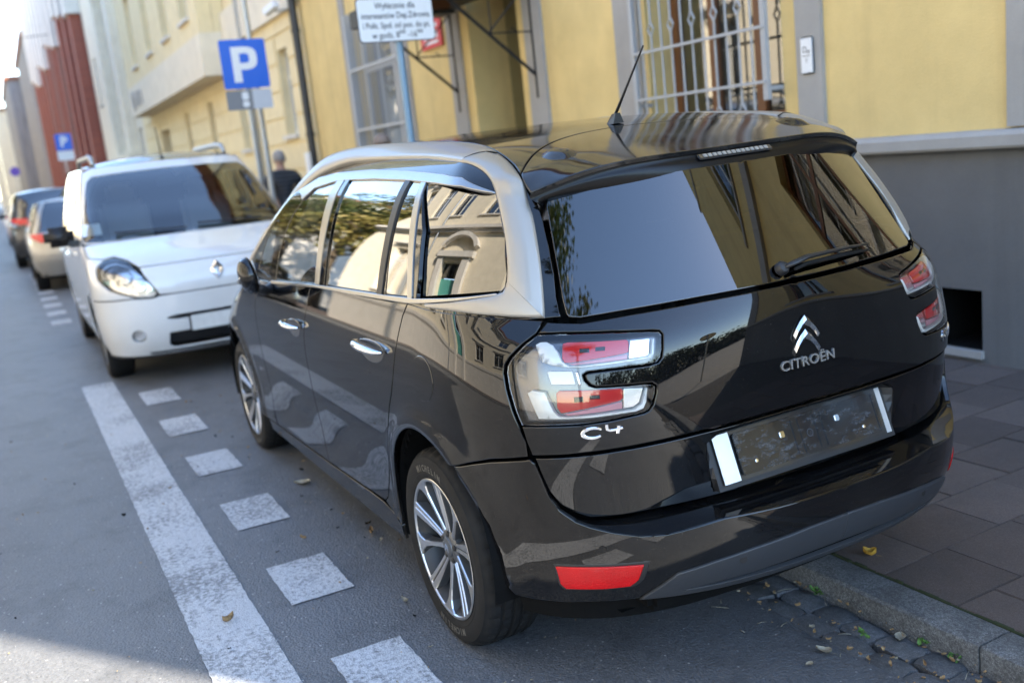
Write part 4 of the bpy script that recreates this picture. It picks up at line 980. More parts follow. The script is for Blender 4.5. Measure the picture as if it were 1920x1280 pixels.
# greenhouse frame with window openings
GL=[(0,1.1005),(.3,1.0985),(.5,1.0935),(.615,1.0885),(.642,1.094),(.646,1.105),(.641,1.14),(.627,1.20),(.611,1.27),(.595,1.34),(.585,1.385),(.572,1.41),(.54,1.425),(.3,1.437),(0,1.439)]
def Pglass(y,z):
    d=z-1.1;return (-.7225+.575*d-.07*d*(.34-d)+(.412+.30*d)*y*y,y,z)
panel('rear_window',Pglass,half(GL),M['glass_rear'],CAR,flip=True,sp=.03,gap=.003,off=-.001,skirt=.008)
fr=[(a,b) for a,b in yz([(.656,1.0985),(.653,1.115),(.648,1.15),(.634,1.21),(.618,1.28),(.602,1.35),(.594,1.40),(.60,1.45),(.61,1.50)])]
fr=fr[:-2]+[(.735,1.45),(.80,1.495),(.90,1.515),(1.05,1.535),(1.3,1.55),(1.6,1.565),(2.2,1.57),(2.5,1.555),(2.75,1.53),(2.95,1.48),(3.1,1.43),(3.25,1.33),(3.37,1.22),(3.44,1.12),(3.47,1.065),(3.2,1.05),(3.0,1.054),(2.2,1.09),(1.58,1.108),(1.17,1.102),(.82,1.097)]
W_=dict(q=TR['qwin'],rq=TR['rqwin'],r=TR['rwin'],f=TR['fwin'],fq=[(3.10,1.075),(3.33,1.10),(3.27,1.19),(3.19,1.275),(3.10,1.33),(3.05,1.33),(3.07,1.25)])
both('window_frame',fr,bk,holes=[w for w in W_.values()],sp=.03,off=-.004)
for s in (0,1):
    mr=(lambda l:l) if s==0 else mirror
    kw=dict(flip=True,sp=.035,gap=0,bev=.002,off=-.006,skirt=.004)
    # quarter glass: one gently bowed pane, a little flatter than the bodywork round it
    gq=[BODY.P(u,z) for u,z in densify(W_['q'],.03)]
    def yq(x,z):
        a,b,c=[BODY.w(k) for k in (1.13,1.30,1.46)];L=a*(z-1.30)*(z-1.46)/(.17*.33)-b*(z-1.13)*(z-1.46)/(.17*.16)+c*(z-1.13)*(z-1.30)/(.33*.16)
        return L+.105*(x-.1)-.245*(x-.1)**2
    sh=min(p[1]-yq(p[0],p[2]) for p in gq);sh=min(sh,.0)
    sg=1 if s==0 else -1
    panel('quarter_window',lambda x,z:(x,sg*(yq(x,z)+sh*.6-.004),z),[(p[0],p[2]) for p in gq],M['glass_dark'],CAR,flip=(s==0),sp=.03,gap=0,bev=.002,skirt=.004)
    panel('door_window',Pb,mr(W_['rq']),M['glass_dark'],RD[s],**kw)
    panel('door_window',Pb,mr(W_['r']),M['glass_dark'],RD[s],**kw)
    panel('door_window',Pb,mr(W_['f']),M['glass_clear'],FD[s],**kw)
    panel('front_quarter_window',Pb,mr(W_['fq']),M['glass_clear'],CAR,**kw)
    panel('window_trim',Pb,mr(TR['trim']),M['satin'],CAR,flip=True,sp=.03,gap=0,bev=.002,off=.003,skirt=.008)
    panel('belt_trim',Pb,mr([(3.05,1.061)]+TR['belt'][1:-1]+[(3.05,1.047)]),M['satin'],CAR,flip=True,sp=.03,gap=0,bev=.002,off=.004,skirt=.010)
    # divider bar and door shut pillars
    for l,mt in (([(1.5617,1.490),(1.5072,1.489),(1.5418,1.118),(1.5936,1.116)],'plastic'),([(1.4091,1.482),(1.3625,1.480),(1.3199,1.335),(1.2826,1.194),(1.2703,1.13),(1.3074,1.13)],'satin'),([(2.235,1.495),(2.1817,1.497),(2.2021,1.10),(2.262,1.098)],'black'),([(2.345,1.492),(2.25,1.496),(2.276,1.098),(2.3355,1.098)],'satin')):
        panel('window_pillar',Pb,mr(l),M[mt],CAR,flip=True,sp=.03,gap=.001,bev=.002,off=.001,skirt=.006)
# the silver arch: roof rail, rear C and foot under the quarter window
ARO=[(2.40,.862,1.07),(2.257,.836,1.17),(2.04,.795,1.297),(1.80,.735,1.425),(1.66,.675,1.52),(1.52,.628,1.582),(1.36,.598,1.606),(1.11,.565,1.6155),(.88,.537,1.611),(.60,.508,1.600),(.451,.503,1.592),(.286,.507,1.583),(.118,.521,1.568),(.011,.541,1.556),(-.076,.556,1.541)]
ARI=[(2.33,.870,1.07),(2.19,.845,1.165),(1.965,.800,1.285),(1.70,.752,1.405),(1.55,.716,1.475),(1.425,.682,1.520),(1.206,.640,1.553),(.955,.622,1.559),(.692,.620,1.558),(.497,.626,1.555),(.308,.634,1.550),(.127,.649,1.542),(-.043,.664,1.530)]
DO=[(-.076,.556,1.541),(-.143,.567,1.524),(-.21,.58,1.503),(-.271,.597,1.483),(-.321,.614,1.463)]+[Pb(u,z) for u,z in TR['archO'][:5]]
DI=[(-.043,.664,1.530)]+[Pb(u,z) for u,z in TR['archI'][1:9]]
FO=[Pb(u,z) for u,z in TR['archO'][4:]]
FI=[Pb(u,z) for u,z in TR['archI'][8:]]
def archsweep(name,O,I,s,n,b0=.006,b1=.012,o1=.004):
    O=rs(catmull([tuple(p) for p in O],5),n);I=rs(catmull([tuple(p) for p in I],5),n);rows=[]
    for k in range(n):
        o,i=O[k],I[k];d=o-i;t=(O[min(n-1,k+1)]+I[min(n-1,k+1)]-O[max(0,k-1)]-I[max(0,k-1)]);q=d.cross(t).normalized();q=q if q.y-.6*q.x*(1 if o.x<0 else 0)>0 else -q
        w=d.length;h=min(1,w/.09)
        rows.append([i-q*.014,i+q*b0*.7,i+d*.10+q*(b0+b1*.55*h),i+d*.3+q*(b0+b1*h),i+d*.5+q*(b0+b1*1.15*h),i+d*.7+q*(b0+b1*h),i+d*.9+q*(o1+b1*.45*h),o+q*o1*.7,o-q*.016])
    m=len(rows[0]);mb=MB();v=[(p.x,s*p.y,p.z) for r in rows for p in r];f=[(a*m+b,a*m+b+1,(a+1)*m+b+1,(a+1)*m+b) for a in range(n-1) for b in range(m-1)]
    if s<0: f=[x[::-1] for x in f]
    mb.add(v,f);return mb.build(name,M['silver'],CAR,smooth=True)
for s in (1,-1):
    archsweep('roof_rail',ARO,ARI,s,60,.004,.009,.002)
    archsweep('roof_arch_rear',DO,DI,s,48,.004,.007,-.003)
    archsweep('roof_arch_foot',FO,FI,s,24,.004,.005)
# roof and tail spoiler
ZC=Spl([(-.65,1.458),(-.5,1.483),(-.43,1.496),(-.2,1.537),(0,1.566),(.134,1.583),(.3,1.597),(.6,1.611),(1.0,1.614),(1.4,1.602),(1.75,1.573)])
YE=Spl([(-.40,.628),(-.35,.620),(-.321,.614),(-.271,.597),(-.21,.58),(-.143,.567),(-.076,.556),(.011,.541),(.118,.521),(.286,.507),(.45,.503),(.6,.507),(.88,.535),(1.11,.562),(1.36,.594),(1.6,.62)])
DE=Spl([(-.6,.135),(-.42,.10),(-.38,.084),(-.35,.070),(-.321,.055),(-.271,.043),(-.21,.033),(-.143,.024),(-.076,.017),(.011,.0125),(.118,.014),(.286,.0135),(.45,.012),(.9,.010),(1.6,.012)])
def TP(x,y):
    ye=YE(max(-.40,min(1.6,x)));t=min(1,max(0,(.1-x)/.45));p=2.5+2.5*t
    return (x,y,ZC(x)-DE(x)*(abs(y)/ye)**p)
def xseam(y): return .035-.33*(abs(y)/.6)**2.0
def xtrail(y): return -.505+.125*(abs(y)/.622)**3.0
ys=[-.601+1.202*i/30 for i in range(31)]
seam=[(xseam(y),y) for y in ys]
sx=[.2*k-.2 for k in range(0,10)]
eg=[(x,YE(x)-.004) for x in (-.285,-.22,-.143,-.05,.05,.2,.45,.88,1.11,1.36)]
roof=eg[::1]+[(1.62,.58),(1.70,.4),(1.745,.2),(1.755,0),(1.745,-.2),(1.70,-.4),(1.62,-.58)]+[(a,-b) for a,b in eg[::-1]]+[(a,b) for a,b in seam]
panel('roof_panel',TP,roof,M['blackdusty'],CAR,sp=.035,gap=.002,off=0.002)
trail=[(xtrail(y),y) for y in [.622*math.sin(R(90)*i/24) for i in range(-24,25)]]
sd=[(-.32,YE(-.32)-.003),(-.345,YE(-.345)-.003)]
panel('tail_spoiler',TP,[(a-.001,b) for a,b in seam]+sd+trail[::-1][1:-1]+[(a,-b) for a,b in sd[::-1]],M['blackdusty'],CAR,sp=.022,gap=.002,off=.002,bev=.005,skirt=.010)
mb=MB()
def under(i,j):
    a=-1+2*i;y=.619*math.sin(R(90)*a);E=Vector(TP(xtrail(y),y))
    zg=1.398-.028*abs(a)**8;yy=y*.94;G=Vector(BODY.P(BODY.uy(yy,zg),zg))+Vector((.02,0,.0))
    A=E+Vector((.006,0,-.004));B=E+Vector((.010,0,-.016));C=B.lerp(G,.3)+Vector((-.012,0,0))
    P=[A,B,C,G];k=j*3;n=min(2,int(k));return P[n].lerp(P[n+1],k-n)
mb.grid(under,48,6);mb.build('spoiler_underside',M['underspoiler'],CAR,smooth=True)
ua=Vector(under(.5,.40));ub=Vector(under(.5,.62));um_=ua.lerp(ub,.4);dz_=(ua-ub).normalized();nx_=Vector((0,1,0)).cross(dz_).normalized();nx_=nx_ if nx_.x<0 else -nx_
RB_=Matrix((nx_,Vector((0,1,0)),dz_)).transposed()
bl=MB();bl.cbox(um_+nx_*.006,(.004,.135,.0105),RB_,bev=.003);bo=bl.build('brake_light',M['lamphouse'],CAR,smooth=True,angle=40)
for k in range(14):
    d=MB();d.cbox(um_+nx_*.0105+Vector((0,-.112+.224*k/13,0)),(.002,.0066,.0065),RB_,bev=.0015);d.build('led',M['leddim'],bo)
for s in (1,-1):
    mb=MB()
    def bulge(a,b):
        x=-.20-.13*a;y=s*(.40+.10*b);t=max(0,1-((2*a-1)**2+(2*b-1)**2));P=TP(x,y);return (P[0],P[1],P[2]+.0022-.002*(t<=0)+.016*t*t*(3-2*t))
    mb.grid(bulge,20,20);mb.build('hinge_bulge',M['blackdusty'],CAR,smooth=True)
# tailgate
top=[(0,1.0925)]+yz([(.3,1.0905),(.5,1.0855),(.62,1.080)])+[(TR['tgL'][0][0]-.012,1.0885),(TR['tgL'][0][0]-.001,1.0905)]
cre=[(TL[2][0]+.003,.742),(.62,.7425),(.5,.745),(.3,.748),(0,.75)]
tg=top+TR['lamp'][:27]+[(TL[1][0],TL[1][1])]+cre
panel('tailgate',Pb,half(tg),bk,CAR,flip=True,sp=.022,bsp=.01)
pr=[(.352,.705),(.352,.66),(.343,.60),(.335,.564)]
prl=yz([(y,z) for y,z in pr]);tp=yz([(.31,.726),(.15,.730)])+[(0,.731)]
hole=half([(0,.5625)]+yz([(.2,.5625)])+prl[::-1]+tp)
tl=[(0,.741),(.3,.739),(.5,.736),(.62,.7335),(TL[2][0],.733)]+TR['tgLow'][3:]+yz([(.5,.549),(.3,.546),(.12,.545)])+[(0,.545)]
panel('tailgate_lower',Pb,half(tl),bk,CAR,holes=[hole],flip=True,sp=.025,bsp=.012,off=-.007)
# number plate recess
def plane(y,z): return Vector((-.690-(.722-z)*.37,y,z))
hl=densify(hole,.03);mb=MB();n=len(hl)
v=[Vector(Pb(u,z))+Vector((.009,0,0)) for u,z in hl]+[plane(max(-.335,min(.335,Pb(u,z)[1])),z) for u,z in hl]
mb.add(v,[(i,(i+1)%n,n+(i+1)%n,n+i) for i in range(n)]+[list(range(n,2*n))[::-1]])
rec=mb.build('plate_recess',M['plastic'],CAR)
pn=Vector((-.938,0,.347));pt=Vector((-.347,0,-.938))   # outward normal and down direction of the plate plane
RM=Matrix((pn,Vector((0,1,0)),-pt)).transposed()
mb=MB();c=plane(0,.642)+pn*.004;mb.cbox(c,(.003,.318,.070),RM,bev=.002);pbk=mb.build('plate_backing',M['cup'],CAR)
for ya,yb in ((.262,.318),(-.318,-.300)):  # added pale strips imitate the sky's reflection at both ends
    mb=MB();mb.cbox(c+Vector((0,(ya+yb)/2,0))+pn*.0045,(.001,(yb-ya)/2,.069),RM);mb.build('sky_reflection_strip',M['plate_skyrefl'],pbk)
mb=MB()
c=plane(-.012,.643)+pn*.011
mb.cbox(c,(.004,.262,.0585),RM,bev=.003)
for yy in (.262,-.262): mb.cbox(c+Vector((0,yy,0))+pn*.004,(.003,.004,.056),RM,bev=.001)
for zz in (.0565,-.0565): mb.cbox(c-pt*zz+pn*.004,(.003,.262,.003),RM,bev=.001)
for yy in (.055,-.055,.03,-.03): mb.cbox(c+Vector((0,yy,0))+pn*.005,(.002,.004,.050),RM,bev=.001)
ph=mb.build('plate_holder',M['holder'],CAR)
for yy,zz in ((.10,.018),(-.11,.018),(.21,-.03),(-.20,-.03)):
    mb=MB();cc=c+Vector((0,yy,0))-pt*zz+pn*.0055;mb.cbox(cc,(.0025,.009 if abs(yy)<.15 else .005,.009 if abs(yy)<.15 else .005),RM,bev=.002);mb.build('screw',M['chrome'],ph)
mb=MB();mb.add([c-pt*(.012*math.sin(a))+Vector((0,.012*math.cos(a),0))+pn*.0048 for a in [2*math.pi*k/20 for k in range(20)]]+[c-pt*(.009*math.sin(a))+Vector((0,.009*math.cos(a),0))+pn*.0048 for a in [2*math.pi*k/20 for k in range(20)]],[(k,(k+1)%20,20+(k+1)%20,20+k) for k in range(20)]);mb.build('moulded_ring',M['greyplastic'],ph)
# bumper
lipL=[(ux(BUMP,-.25,.668),.668)]+TR['lip'][1:]+[(0,.524)]
lipL=lipL[:12]+[(.3381,.532),(.1947,.528),(0,.526)]
botL=xz(BUMP,arc(AC,AR,130,192,14))[1:-1]+[(.853,.288),(.80,.283),(.72,.287),(.62,.296),(.53,.304),(.4325,.322),(.3347,.333),(.2,.345),(0,.350)]
panel('rear_bumper',Pbump,half(lipL[::-1]+botL),bk,CAR,flip=True,sp=.026,bsp=.012,bev=.006,gap=.001)
st=[(.527,.306)]+[(a,b) for a,b in TR['strip'][1:5]]+[(.12,.444),(0,.447)]
sb=[(0,.356),(.114,.354),(.22,.348),(.3347,.338),(.4325,.327)]
panel('bumper_strip',Pbump,half(st+sb),M['greyplastic'],CAR,flip=True,sp=.03,gap=0,bev=.004,off=.007,skirt=.012)
for s in (1,-1):
    rf=[(s*a,b) for a,b in TR['refl']]
    cx=sum(p[0] for p in rf)/len(rf);cz=sum(p[1] for p in rf)/len(rf)
    big=[(cx+(a-cx)*1.07-s*.008*(abs(a)<.6),cz+(b-cz)*1.22) for a,b in rf]
    panel('reflector_surround',Pbump,big,M['plastic'],CAR,flip=True,sp=.03,gap=0,bev=.004,off=.001,skirt=.004)
    rr=panel('rear_reflector',Pbump,rf,M['reflred'],CAR,flip=True,sp=.02,gap=0,bev=.003,off=.005,skirt=.006)
for u in (.62,.30,-.30,-.62):
    mb=MB();p=Vector(Pbump(u,.475 if abs(u)>.5 else .40));nn=numN(Pbump,u,.47);nn=-nn
    q=nn.to_track_quat('Z','Y').to_matrix();o=.001 if abs(u)>.5 else .008
    mb.add([p+q@Vector((.011*math.cos(a),.011*math.sin(a),o)) for a in [2*math.pi*k/16 for k in range(16)]],[list(range(16))]);mb.build('parking_sensor',M['plastic'] if abs(u)<.5 else bk,CAR)
# shelf between tailgate and bumper lip
la=rs([Vector(Pbump(u,z-.002)) for u,z in lipL[2:]],50);lb=rs([Vector(Pb(u,z))+Vector((.03,-.012,-.012)) for u,z in [(TL[2][0]+.004,.735)]+TR['tgLow'][3:]+yz([(.5,.549),(.3,.546),(.12,.545)])+[(0,.545)]],50)
la2=[a.lerp(b,.35)+Vector((0,0,.004)) for a,b in zip(la,lb)]
mb=MB();rows=[la,la2,[Vector((b.x,max(b.y,0),b.z)) for b in lb]]
for s in (1,-1):
    v=[(p.x,s*p.y,p.z) for r in rows for p in r];f=[(j*50+i,j*50+i+1,(j+1)*50+i+1,(j+1)*50+i) for j in range(2) for i in range(49)]
    mb.add(v,f if s>0 else [q[::-1] for q in f])
mb.build('bumper_ledge',bk,CAR,smooth=True)
# tail lamps
def lampset(s):
    mr=(lambda l:l) if s>0 else mirror
    L=panel('tail_lamp',Pb,mr(TR['lamp']),M['glass_lamp'],CAR,flip=True,sp=.02,bsp=.008,gap=.003,bev=.002,off=.000,skirt=.004)
    panel('housing',Pb,mr(TR['lamp']),M['lamphouse'],L,flip=True,sp=.025,bsp=.010,gap=.003,off=-.030,skirt=-.024)
    kw=dict(flip=True,sp=.015,bsp=.008,gap=0,bev=.002)
    for k in ('silU','silL'): panel('reflector_arm',Pb,mr(TR[k]),M['lampwhite'],L,off=-.014,skirt=.014,pillow=.006,pw=.02,**kw)
    for k in ('redU','redL'): panel('light_guide',Pb,mr(TR[k]),M['red'],L,off=-.017,skirt=.012,**kw)
    for k in ('panU','panL'): panel('reflector_plate',Pb,mr(TR[k]),M['lampsilver'],L,off=-.022,skirt=.006,**kw)
    for k in ('pinkU','pinkL'): panel('pale_lens',Pb,mr(TR[k]),M['pink'],L,off=-.020,skirt=.008,**kw)
    panel('reversing_lens',Pb,mr(TR['rev']),M['lamprev'],L,off=-.020,skirt=.006,**kw)
    panel('divider',Pb,mr(TR['revbar']),M['lampsilver'],L,off=-.012,skirt=.012,**kw)
    for k in ('ledU','ledU2','ledL','ledL2'): panel('led_window',Pb,mr(TR[k]),M['plastic'],L,off=-.0145,skirt=.004,**kw)
lampset(1);lampset(-1)
# badges
def badge(name,body,u0,z0,size,parent,P=Pb,shear=0,bold=.0,depth=.0018,mat='chrome',space=1.0,flipx=False):
    me=text_mesh(body,size,depth,bold,shear,space=space);e=1e-4
    for v in me.vertices:
        u=u0-v.co.x;z=z0+v.co.y;n=-numN(P,u,z);p=Vector(P(u,z))+n*(v.co.z+depth);v.co=p
    me.materials.append(M[mat]);return link(name,me,parent)
badge('badge_lettering','CITROËN',-.003,.868,.040,CAR,bold=.0006,space=1.05,mat='lampsilver')
def stroke_badge(name,pieces,u0,z0,parent,h=.0035,ch=.0012):
    """chromed strokes (centre line, half width) laid on the bodywork"""
    mb=MB()
    for path,hw in pieces:
        n=len(path);L=[];Rr=[]
        for i,(x,y) in enumerate(path):
            a=path[max(0,i-1)];b=path[min(n-1,i+1)];d=math.hypot(b[0]-a[0],b[1]-a[1]) or 1e-9;nx,ny=-(b[1]-a[1])/d,(b[0]-a[0])/d;w=hw[i] if isinstance(hw,(list,tuple)) else hw
            L.append((x+nx*w,y+ny*w));Rr.append((x-nx*w,y-ny*w))
        def Q(q,d):
            u=u0-q[0];z=z0+q[1];return Vector(Pb(u,z))-numN(Pb,u,z)*d
        v=[];
        for l,r in zip(L,Rr):
            c=((l[0]+r[0])/2,(l[1]+r[1])/2);li=(l[0]+(c[0]-l[0])*.35,l[1]+(c[1]-l[1])*.35);ri=(r[0]+(c[0]-r[0])*.35,r[1]+(c[1]-r[1])*.35)
            v+=[Q(l,0),Q(l,h-ch),Q(li,h),Q(ri,h),Q(r,h-ch),Q(r,0)]
        f=[(i*6+k,i*6+k+1,(i+1)*6+k+1,(i+1)*6+k) for i in range(n-1) for k in range(5)]+[tuple(range(6))[::-1],tuple(range((n-1)*6,n*6))]
        mb.add(v,[q[::-1] for q in f])
    return mb.build(name,M['chrome'],parent)
cu=sum(a for a,b in TR['c4'])/4;cz=sum(b for a,b in TR['c4'])/4
stroke_badge('model_lettering',[([(-.0245+.0215*math.cos(R(a)),-.006+.0135*math.sin(R(a))) for a in range(32,331,13)],[.0022+.0022*math.sin(math.pi*k/23)**.5 for k in range(24)])],cu,cz,CAR)
stroke_badge('model_lettering',[(catmull([(.0060,.0125),(.0060,.003),(.0090,-.003),(.0175,-.0048),(.0305,-.0034),(.0385,-.0018)],4),.0034),([(.0310,.0055),(.0300,-.0042),(.0275,-.0145)],.0038)],cu,cz,CAR)
badge('model_lettering','Picasso',-.600,.800,.052,CAR,shear=.35,bold=.0002)
for zz in (1.000,.960):
    mb=MB();
    L=[(0,0),(.018,-.014),(.036,-.033),(.049,-.050),(.049,-.072),(.036,-.053),(.019,-.037),(0,-.028)]
    L=[(a*.92,b) for a,b in L]
    n=len(L);pts=[]
    for sx in (1,-1):
        for i in range(3):
            a,b=L[i],L[i+1];c,d=L[7-i],L[6-i]
            ma=((a[0]+c[0])/2,(a[1]+c[1])/2+.002);mbb=((b[0]+d[0])/2,(b[1]+d[1])/2+.002)
            def Q(p,h): return (-.7535-h,sx*p[0],zz+p[1])
            vs=[Q(a,0),Q(b,0),Q(mbb,.009),Q(ma,.009),Q(c,0),Q(d,0)]
            fs=[(0,1,2,3),(3,2,5,4)]
            if i==2: fs.append((1,5,2))
            if sx<0: fs=[q[::-1] for q in fs]
            mb.add(vs,fs)
    mb.build('chevron_badge',M['lampsilver2'],CAR)
# rear wiper
wp=[Vector(Pb(u,z))-numN(Pb,u,z)*h for (u,z),h in zip(TR['wiper'],(.012,.03,.034,.03,.024,.014))]
mb=MB();mb.tube(wp,[.012,.015,.013,.011,.009,.004],8,flat=.55);wo=mb.build('rear_wiper',M['plastic'],CAR,smooth=True)
mb=MB();n0=-numN(Pb,*TR['wiper'][0]);q=n0.to_track_quat('Z','Y').to_matrix();p0=Vector(Pb(*TR['wiper'][0]))
mb.add([p0+q@Vector((r*math.cos(a),r*math.sin(a),h)) for r,h in ((.020,0),(.020,.014),(.014,.022),(.001,.024)) for a in [2*math.pi*k/16 for k in range(16)]],[(j*16+i,j*16+(i+1)%16,(j+1)*16+(i+1)%16,(j+1)*16+i) for j in range(3) for i in range(16)])
mb.build('wiper_hub',M['plastic'],wo,smooth=True,angle=40)
mb=MB();mb.tube([p+Vector((-.004,0,-.016))*1.0+numN(Pb,u,z)*.006 for p,(u,z) in zip(wp[1:],TR['wiper'][1:])],[.005,.006,.006,.006,.003],6);mb.build('wiper_blade',M['rubber'],wo,smooth=True)
# roof antenna
ab=Vector(TP(.125,0))
mb=MB();mb.add([ab+Vector(p) for p in ((.06,.0,.001),(-.035,.022,.001),(-.035,-.022,.001),(-.012,.010,.034),(-.012,-.010,.034),(-.034,.009,.036),(-.034,-.009,.036),(.02,.016,.001),(.02,-.016,.001))],[(0,7,3,4,8),(7,1,5,3),(8,4,6,2),(3,5,6,4),(1,2,6,5)])
an=mb.build('antenna_base',M['plastic'],CAR)
mb=MB();mb.tube([ab+Vector((-.018,0,.03))+Vector((-.202,0,.205))*t for t in (0,.3,.6,1)],[.006,.0045,.0035,.0025],8);mb.build('antenna_rod',M['plastic'],an,smooth=True)
mb=MB()
for k in range(70):
    t=.15+.85*k/70;mb.tube([ab+Vector((-.018,0,.03))+Vector((-.202,0,.205))*tt for tt in (t,t+.006)],.0050-.0018*t,6)
mb.build('antenna_coil',M['plastic'],an)
# door handles and mirrors
for s in (1,-1):
    for D,(xa,xb,z0) in ((RD,(.235,.505,.957)),(FD,(1.285,1.50,.918))):
        d=D[0 if s>0 else 1];xm=(xa+xb)/2;hw=(xb-xa)/2
        cup=[(xm+hw*math.cos(a)*(.98),z0-.018+(.050 if math.sin(a)<0 else .030)*math.sin(a)) for a in [2*math.pi*k/28 for k in range(28)]]
        cup=[(s*ux(BODY,x,z),z) for x,z in cup]
        panel('handle_cup',Pb,cup,M['cup'],d,flip=True,sp=.02,gap=0,bev=.004,off=.0012,skirt=.001)
        mb=MB();pts=[];
        for k in range(9):
            t=k/8;x=xa+(xb-xa)*t;z=z0-.006-.010*(1-t)+.003*math.sin(math.pi*t);y=BODY.w(z)+.008+.034*math.sin(math.pi*min(1,max(0,t)))**.5
            pts.append((x,s*y,z))
        mb.tube(pts,[.006,.013,.016,.017,.017,.017,.016,.013,.006],10,flat=.75);mb.build('door_handle',M['chrome'],d,smooth=True)
    # mirror folded against the window: housing, arm, lamp, glass turned to the car
    mb=MB();ct=Vector((1.62,1.005,1.118))
    ax=Vector((.80,-.16,-.42)).normalized();az=Vector((.46,.10,.88));az=(az-ax*az.dot(ax)).normalized();ay=az.cross(ax)
    def mir(a,b):
        th=2*math.pi*a;ph=math.pi*b;c_=math.cos(ph);r=abs(math.sin(ph))**.7
        p=ax*(r*.098*math.copysign(abs(math.cos(th))**.8,math.cos(th)))+az*(r*.078*math.copysign(abs(math.sin(th))**.8,math.sin(th)))+ay*(c_*(.058 if c_>0 else .02))
        p=ct+p;return (p.x,s*p.y,p.z)
    mb.grid(mir,28,14);mo=mb.build('door_mirror',bk,CAR,smooth=True,merge=.0005)
    mb=MB();mb.tube([(1.80,s*.875,1.03),(1.78,s*.925,1.02),(1.71,s*.965,1.05)],[.045,.034,.028],10,flat=.6);mb.build('mirror_arm',M['plastic'],mo,smooth=True)
    mb=MB();pp=[ct+ax*(-.07+.15*t)+az*(-.012+.01*t)+ay*(.060-.03*(2*t-1)**2) for t in (0,.2,.4,.6,.8,1)];mb.tube([(p.x,s*p.y,p.z) for p in pp],[.004,.009,.011,.011,.009,.004],8,flat=.5);mb.build('indicator_strip',M['lampsilver'],mo,smooth=True)
    mb=MB();gp=[ct+ax*(.082*math.cos(a))+az*(.064*math.sin(a))-ay*.0215 for a in [2*math.pi*k/24 for k in range(24)]];mb.add([(p.x,s*p.y,p.z) for p in gp],[list(range(24))]);mb.build('mirror_glass',M['chrome'],mo)
# fuel flap outline
mb=MB();flp=[(ux(BODY,-.09+.085*math.cos(a),.905+.07*math.sin(a)),.905+.07*math.sin(a)) for a in [2*math.pi*k/40 for k in range(40)]]
panel('fuel_flap',Pb,flp,bk,CAR,flip=True,sp=.02,gap=.0,bev=.003,off=.0022,skirt=.004)
# inner shell, wheel arches, floor, cabin
mb=MB();nu,nz=150,26
um=3.9
def inarch(x,z): return any(math.hypot(x-c[0],z-c[1])<AR+.012 for c in (AC,AF_C))
zs=[.21+(1.05-.21)*j/nz for j in range(nz+1)]
for s in (1,-1):
    V=[];F=[]
    for j,z in enumerate(zs):
        um=U0+BODY.xf(z)-BODY.af(z)+U0
        for i in range(nu+1):
            u=um*i/nu;x,y,_=BODY.P(u,z);k=.982;V.append((x*.92 if x<0 else .5+(x-.5)*.985 if x>.5 else x,s*y*(.962 if x>0 else .962+x*.05),z))
    for j in range(nz):
        for i in range(nu):
            c=V[j*(nu+1)+i];d=V[(j+1)*(nu+1)+i+1];mx,mz=(c[0]+d[0])/2,(c[2]+d[2])/2
            if inarch(mx,mz): continue
            if mx<-.62 and abs(c[1])<.42 and .53<mz<.76: continue
            q=(j*(nu+1)+i,j*(nu+1)+i+1,(j+1)*(nu+1)+i+1,(j+1)*(nu+1)+i);F.append(q if s<0 else q[::-1])
    mb.add(V,F)
fl=[(-.6,.6),(-.6,-.6),(3.3,-.6),(3.3,.6)]
mb.add([(x,y,.235) for x,y in fl],[(0,1,2,3)])
mb.build('inner_shell',M['under'],CAR)
for cx in (0-.02,2.84):
    for s in (1,-1):
        mb=MB();n=28
        for (ya,yb) in ((.885,.52),):
            v=[(cx+(AR+.014)*math.cos(R(-18+216*i/n)),s*yy,.375+(AR+.014)*math.sin(R(-18+216*i/n))) for yy in (ya,yb) for i in range(n+1)]
            mb.add(v,[(i,i+1,n+2+i,n+1+i) for i in range(n)]+[list(range(n+1,2*n+2))])
        mb.build('wheel_arch_liner',M['under'],CAR)
mb=MB();mb.cbox((-.52,.0,.30),(.16,.55,.06),bev=.02);mb.tube([(-.45,.42,.27),(-.62,.42,.26)],.05,12);mb.cbox((1.2,0,.27),(1.2,.5,.03));mb.build('underbody',M['under'],CAR)
def seat(x,y):
    mb=MB();mb.cbox((x,y,.58),(.25,.24,.09),bev=.05);mb.cbox((x-.26,y,.88),(.07,.23,.32),Matrix.Rotation(R(-14),3,'Y'),bev=.05);mb.cbox((x-.36,y,1.27),(.045,.13,.085),Matrix.Rotation(R(-10),3,'Y'),bev=.035)
    mb.tube([(x-.34,y+.05,1.15),(x-.35,y+.05,1.25)],.007,6);mb.tube([(x-.34,y-.05,1.15),(x-.35,y-.05,1.25)],.007,6);mb.build('seat',M['seat'],CAR,angle=40)
for x,y in ((1.45,.37),(1.45,-.37),(.55,.48),(.55,0),(.55,-.48)): seat(x,y)
mb=MB();mb.cbox((2.18,0,.86),(.30,.70,.13),bev=.08);mb.cbox((1.95,-.02,.74),(.16,.14,.12),bev=.03);mb.build('dashboard',M['interior'],CAR,angle=40)
mb=MB();Mt=Matrix.Rotation(R(-62),3,'Y');cc=Vector((1.86,.37,.985));P=[cc+Mt@Vector((.185*math.cos(a),.185*math.sin(a),0)) for a in [2*math.pi*k/32 for k in range(33)]];mb.tube(P,.016,8,cap=False);mb.cbox(cc+Mt@Vector((0,0,-.01)),(.06,.07,.03),Mt,bev=.02)
for a in (0,180,90): mb.cbox(cc+Mt@Vector((.10*math.cos(R(a)),.10*math.sin(R(a)),-.005)),(.09 if a==90 else .07,.02,.008),Mt@Matrix.Rotation(R(a),3,'Z'))
mb.build('steering_wheel',M['plastic'],CAR,angle=40)
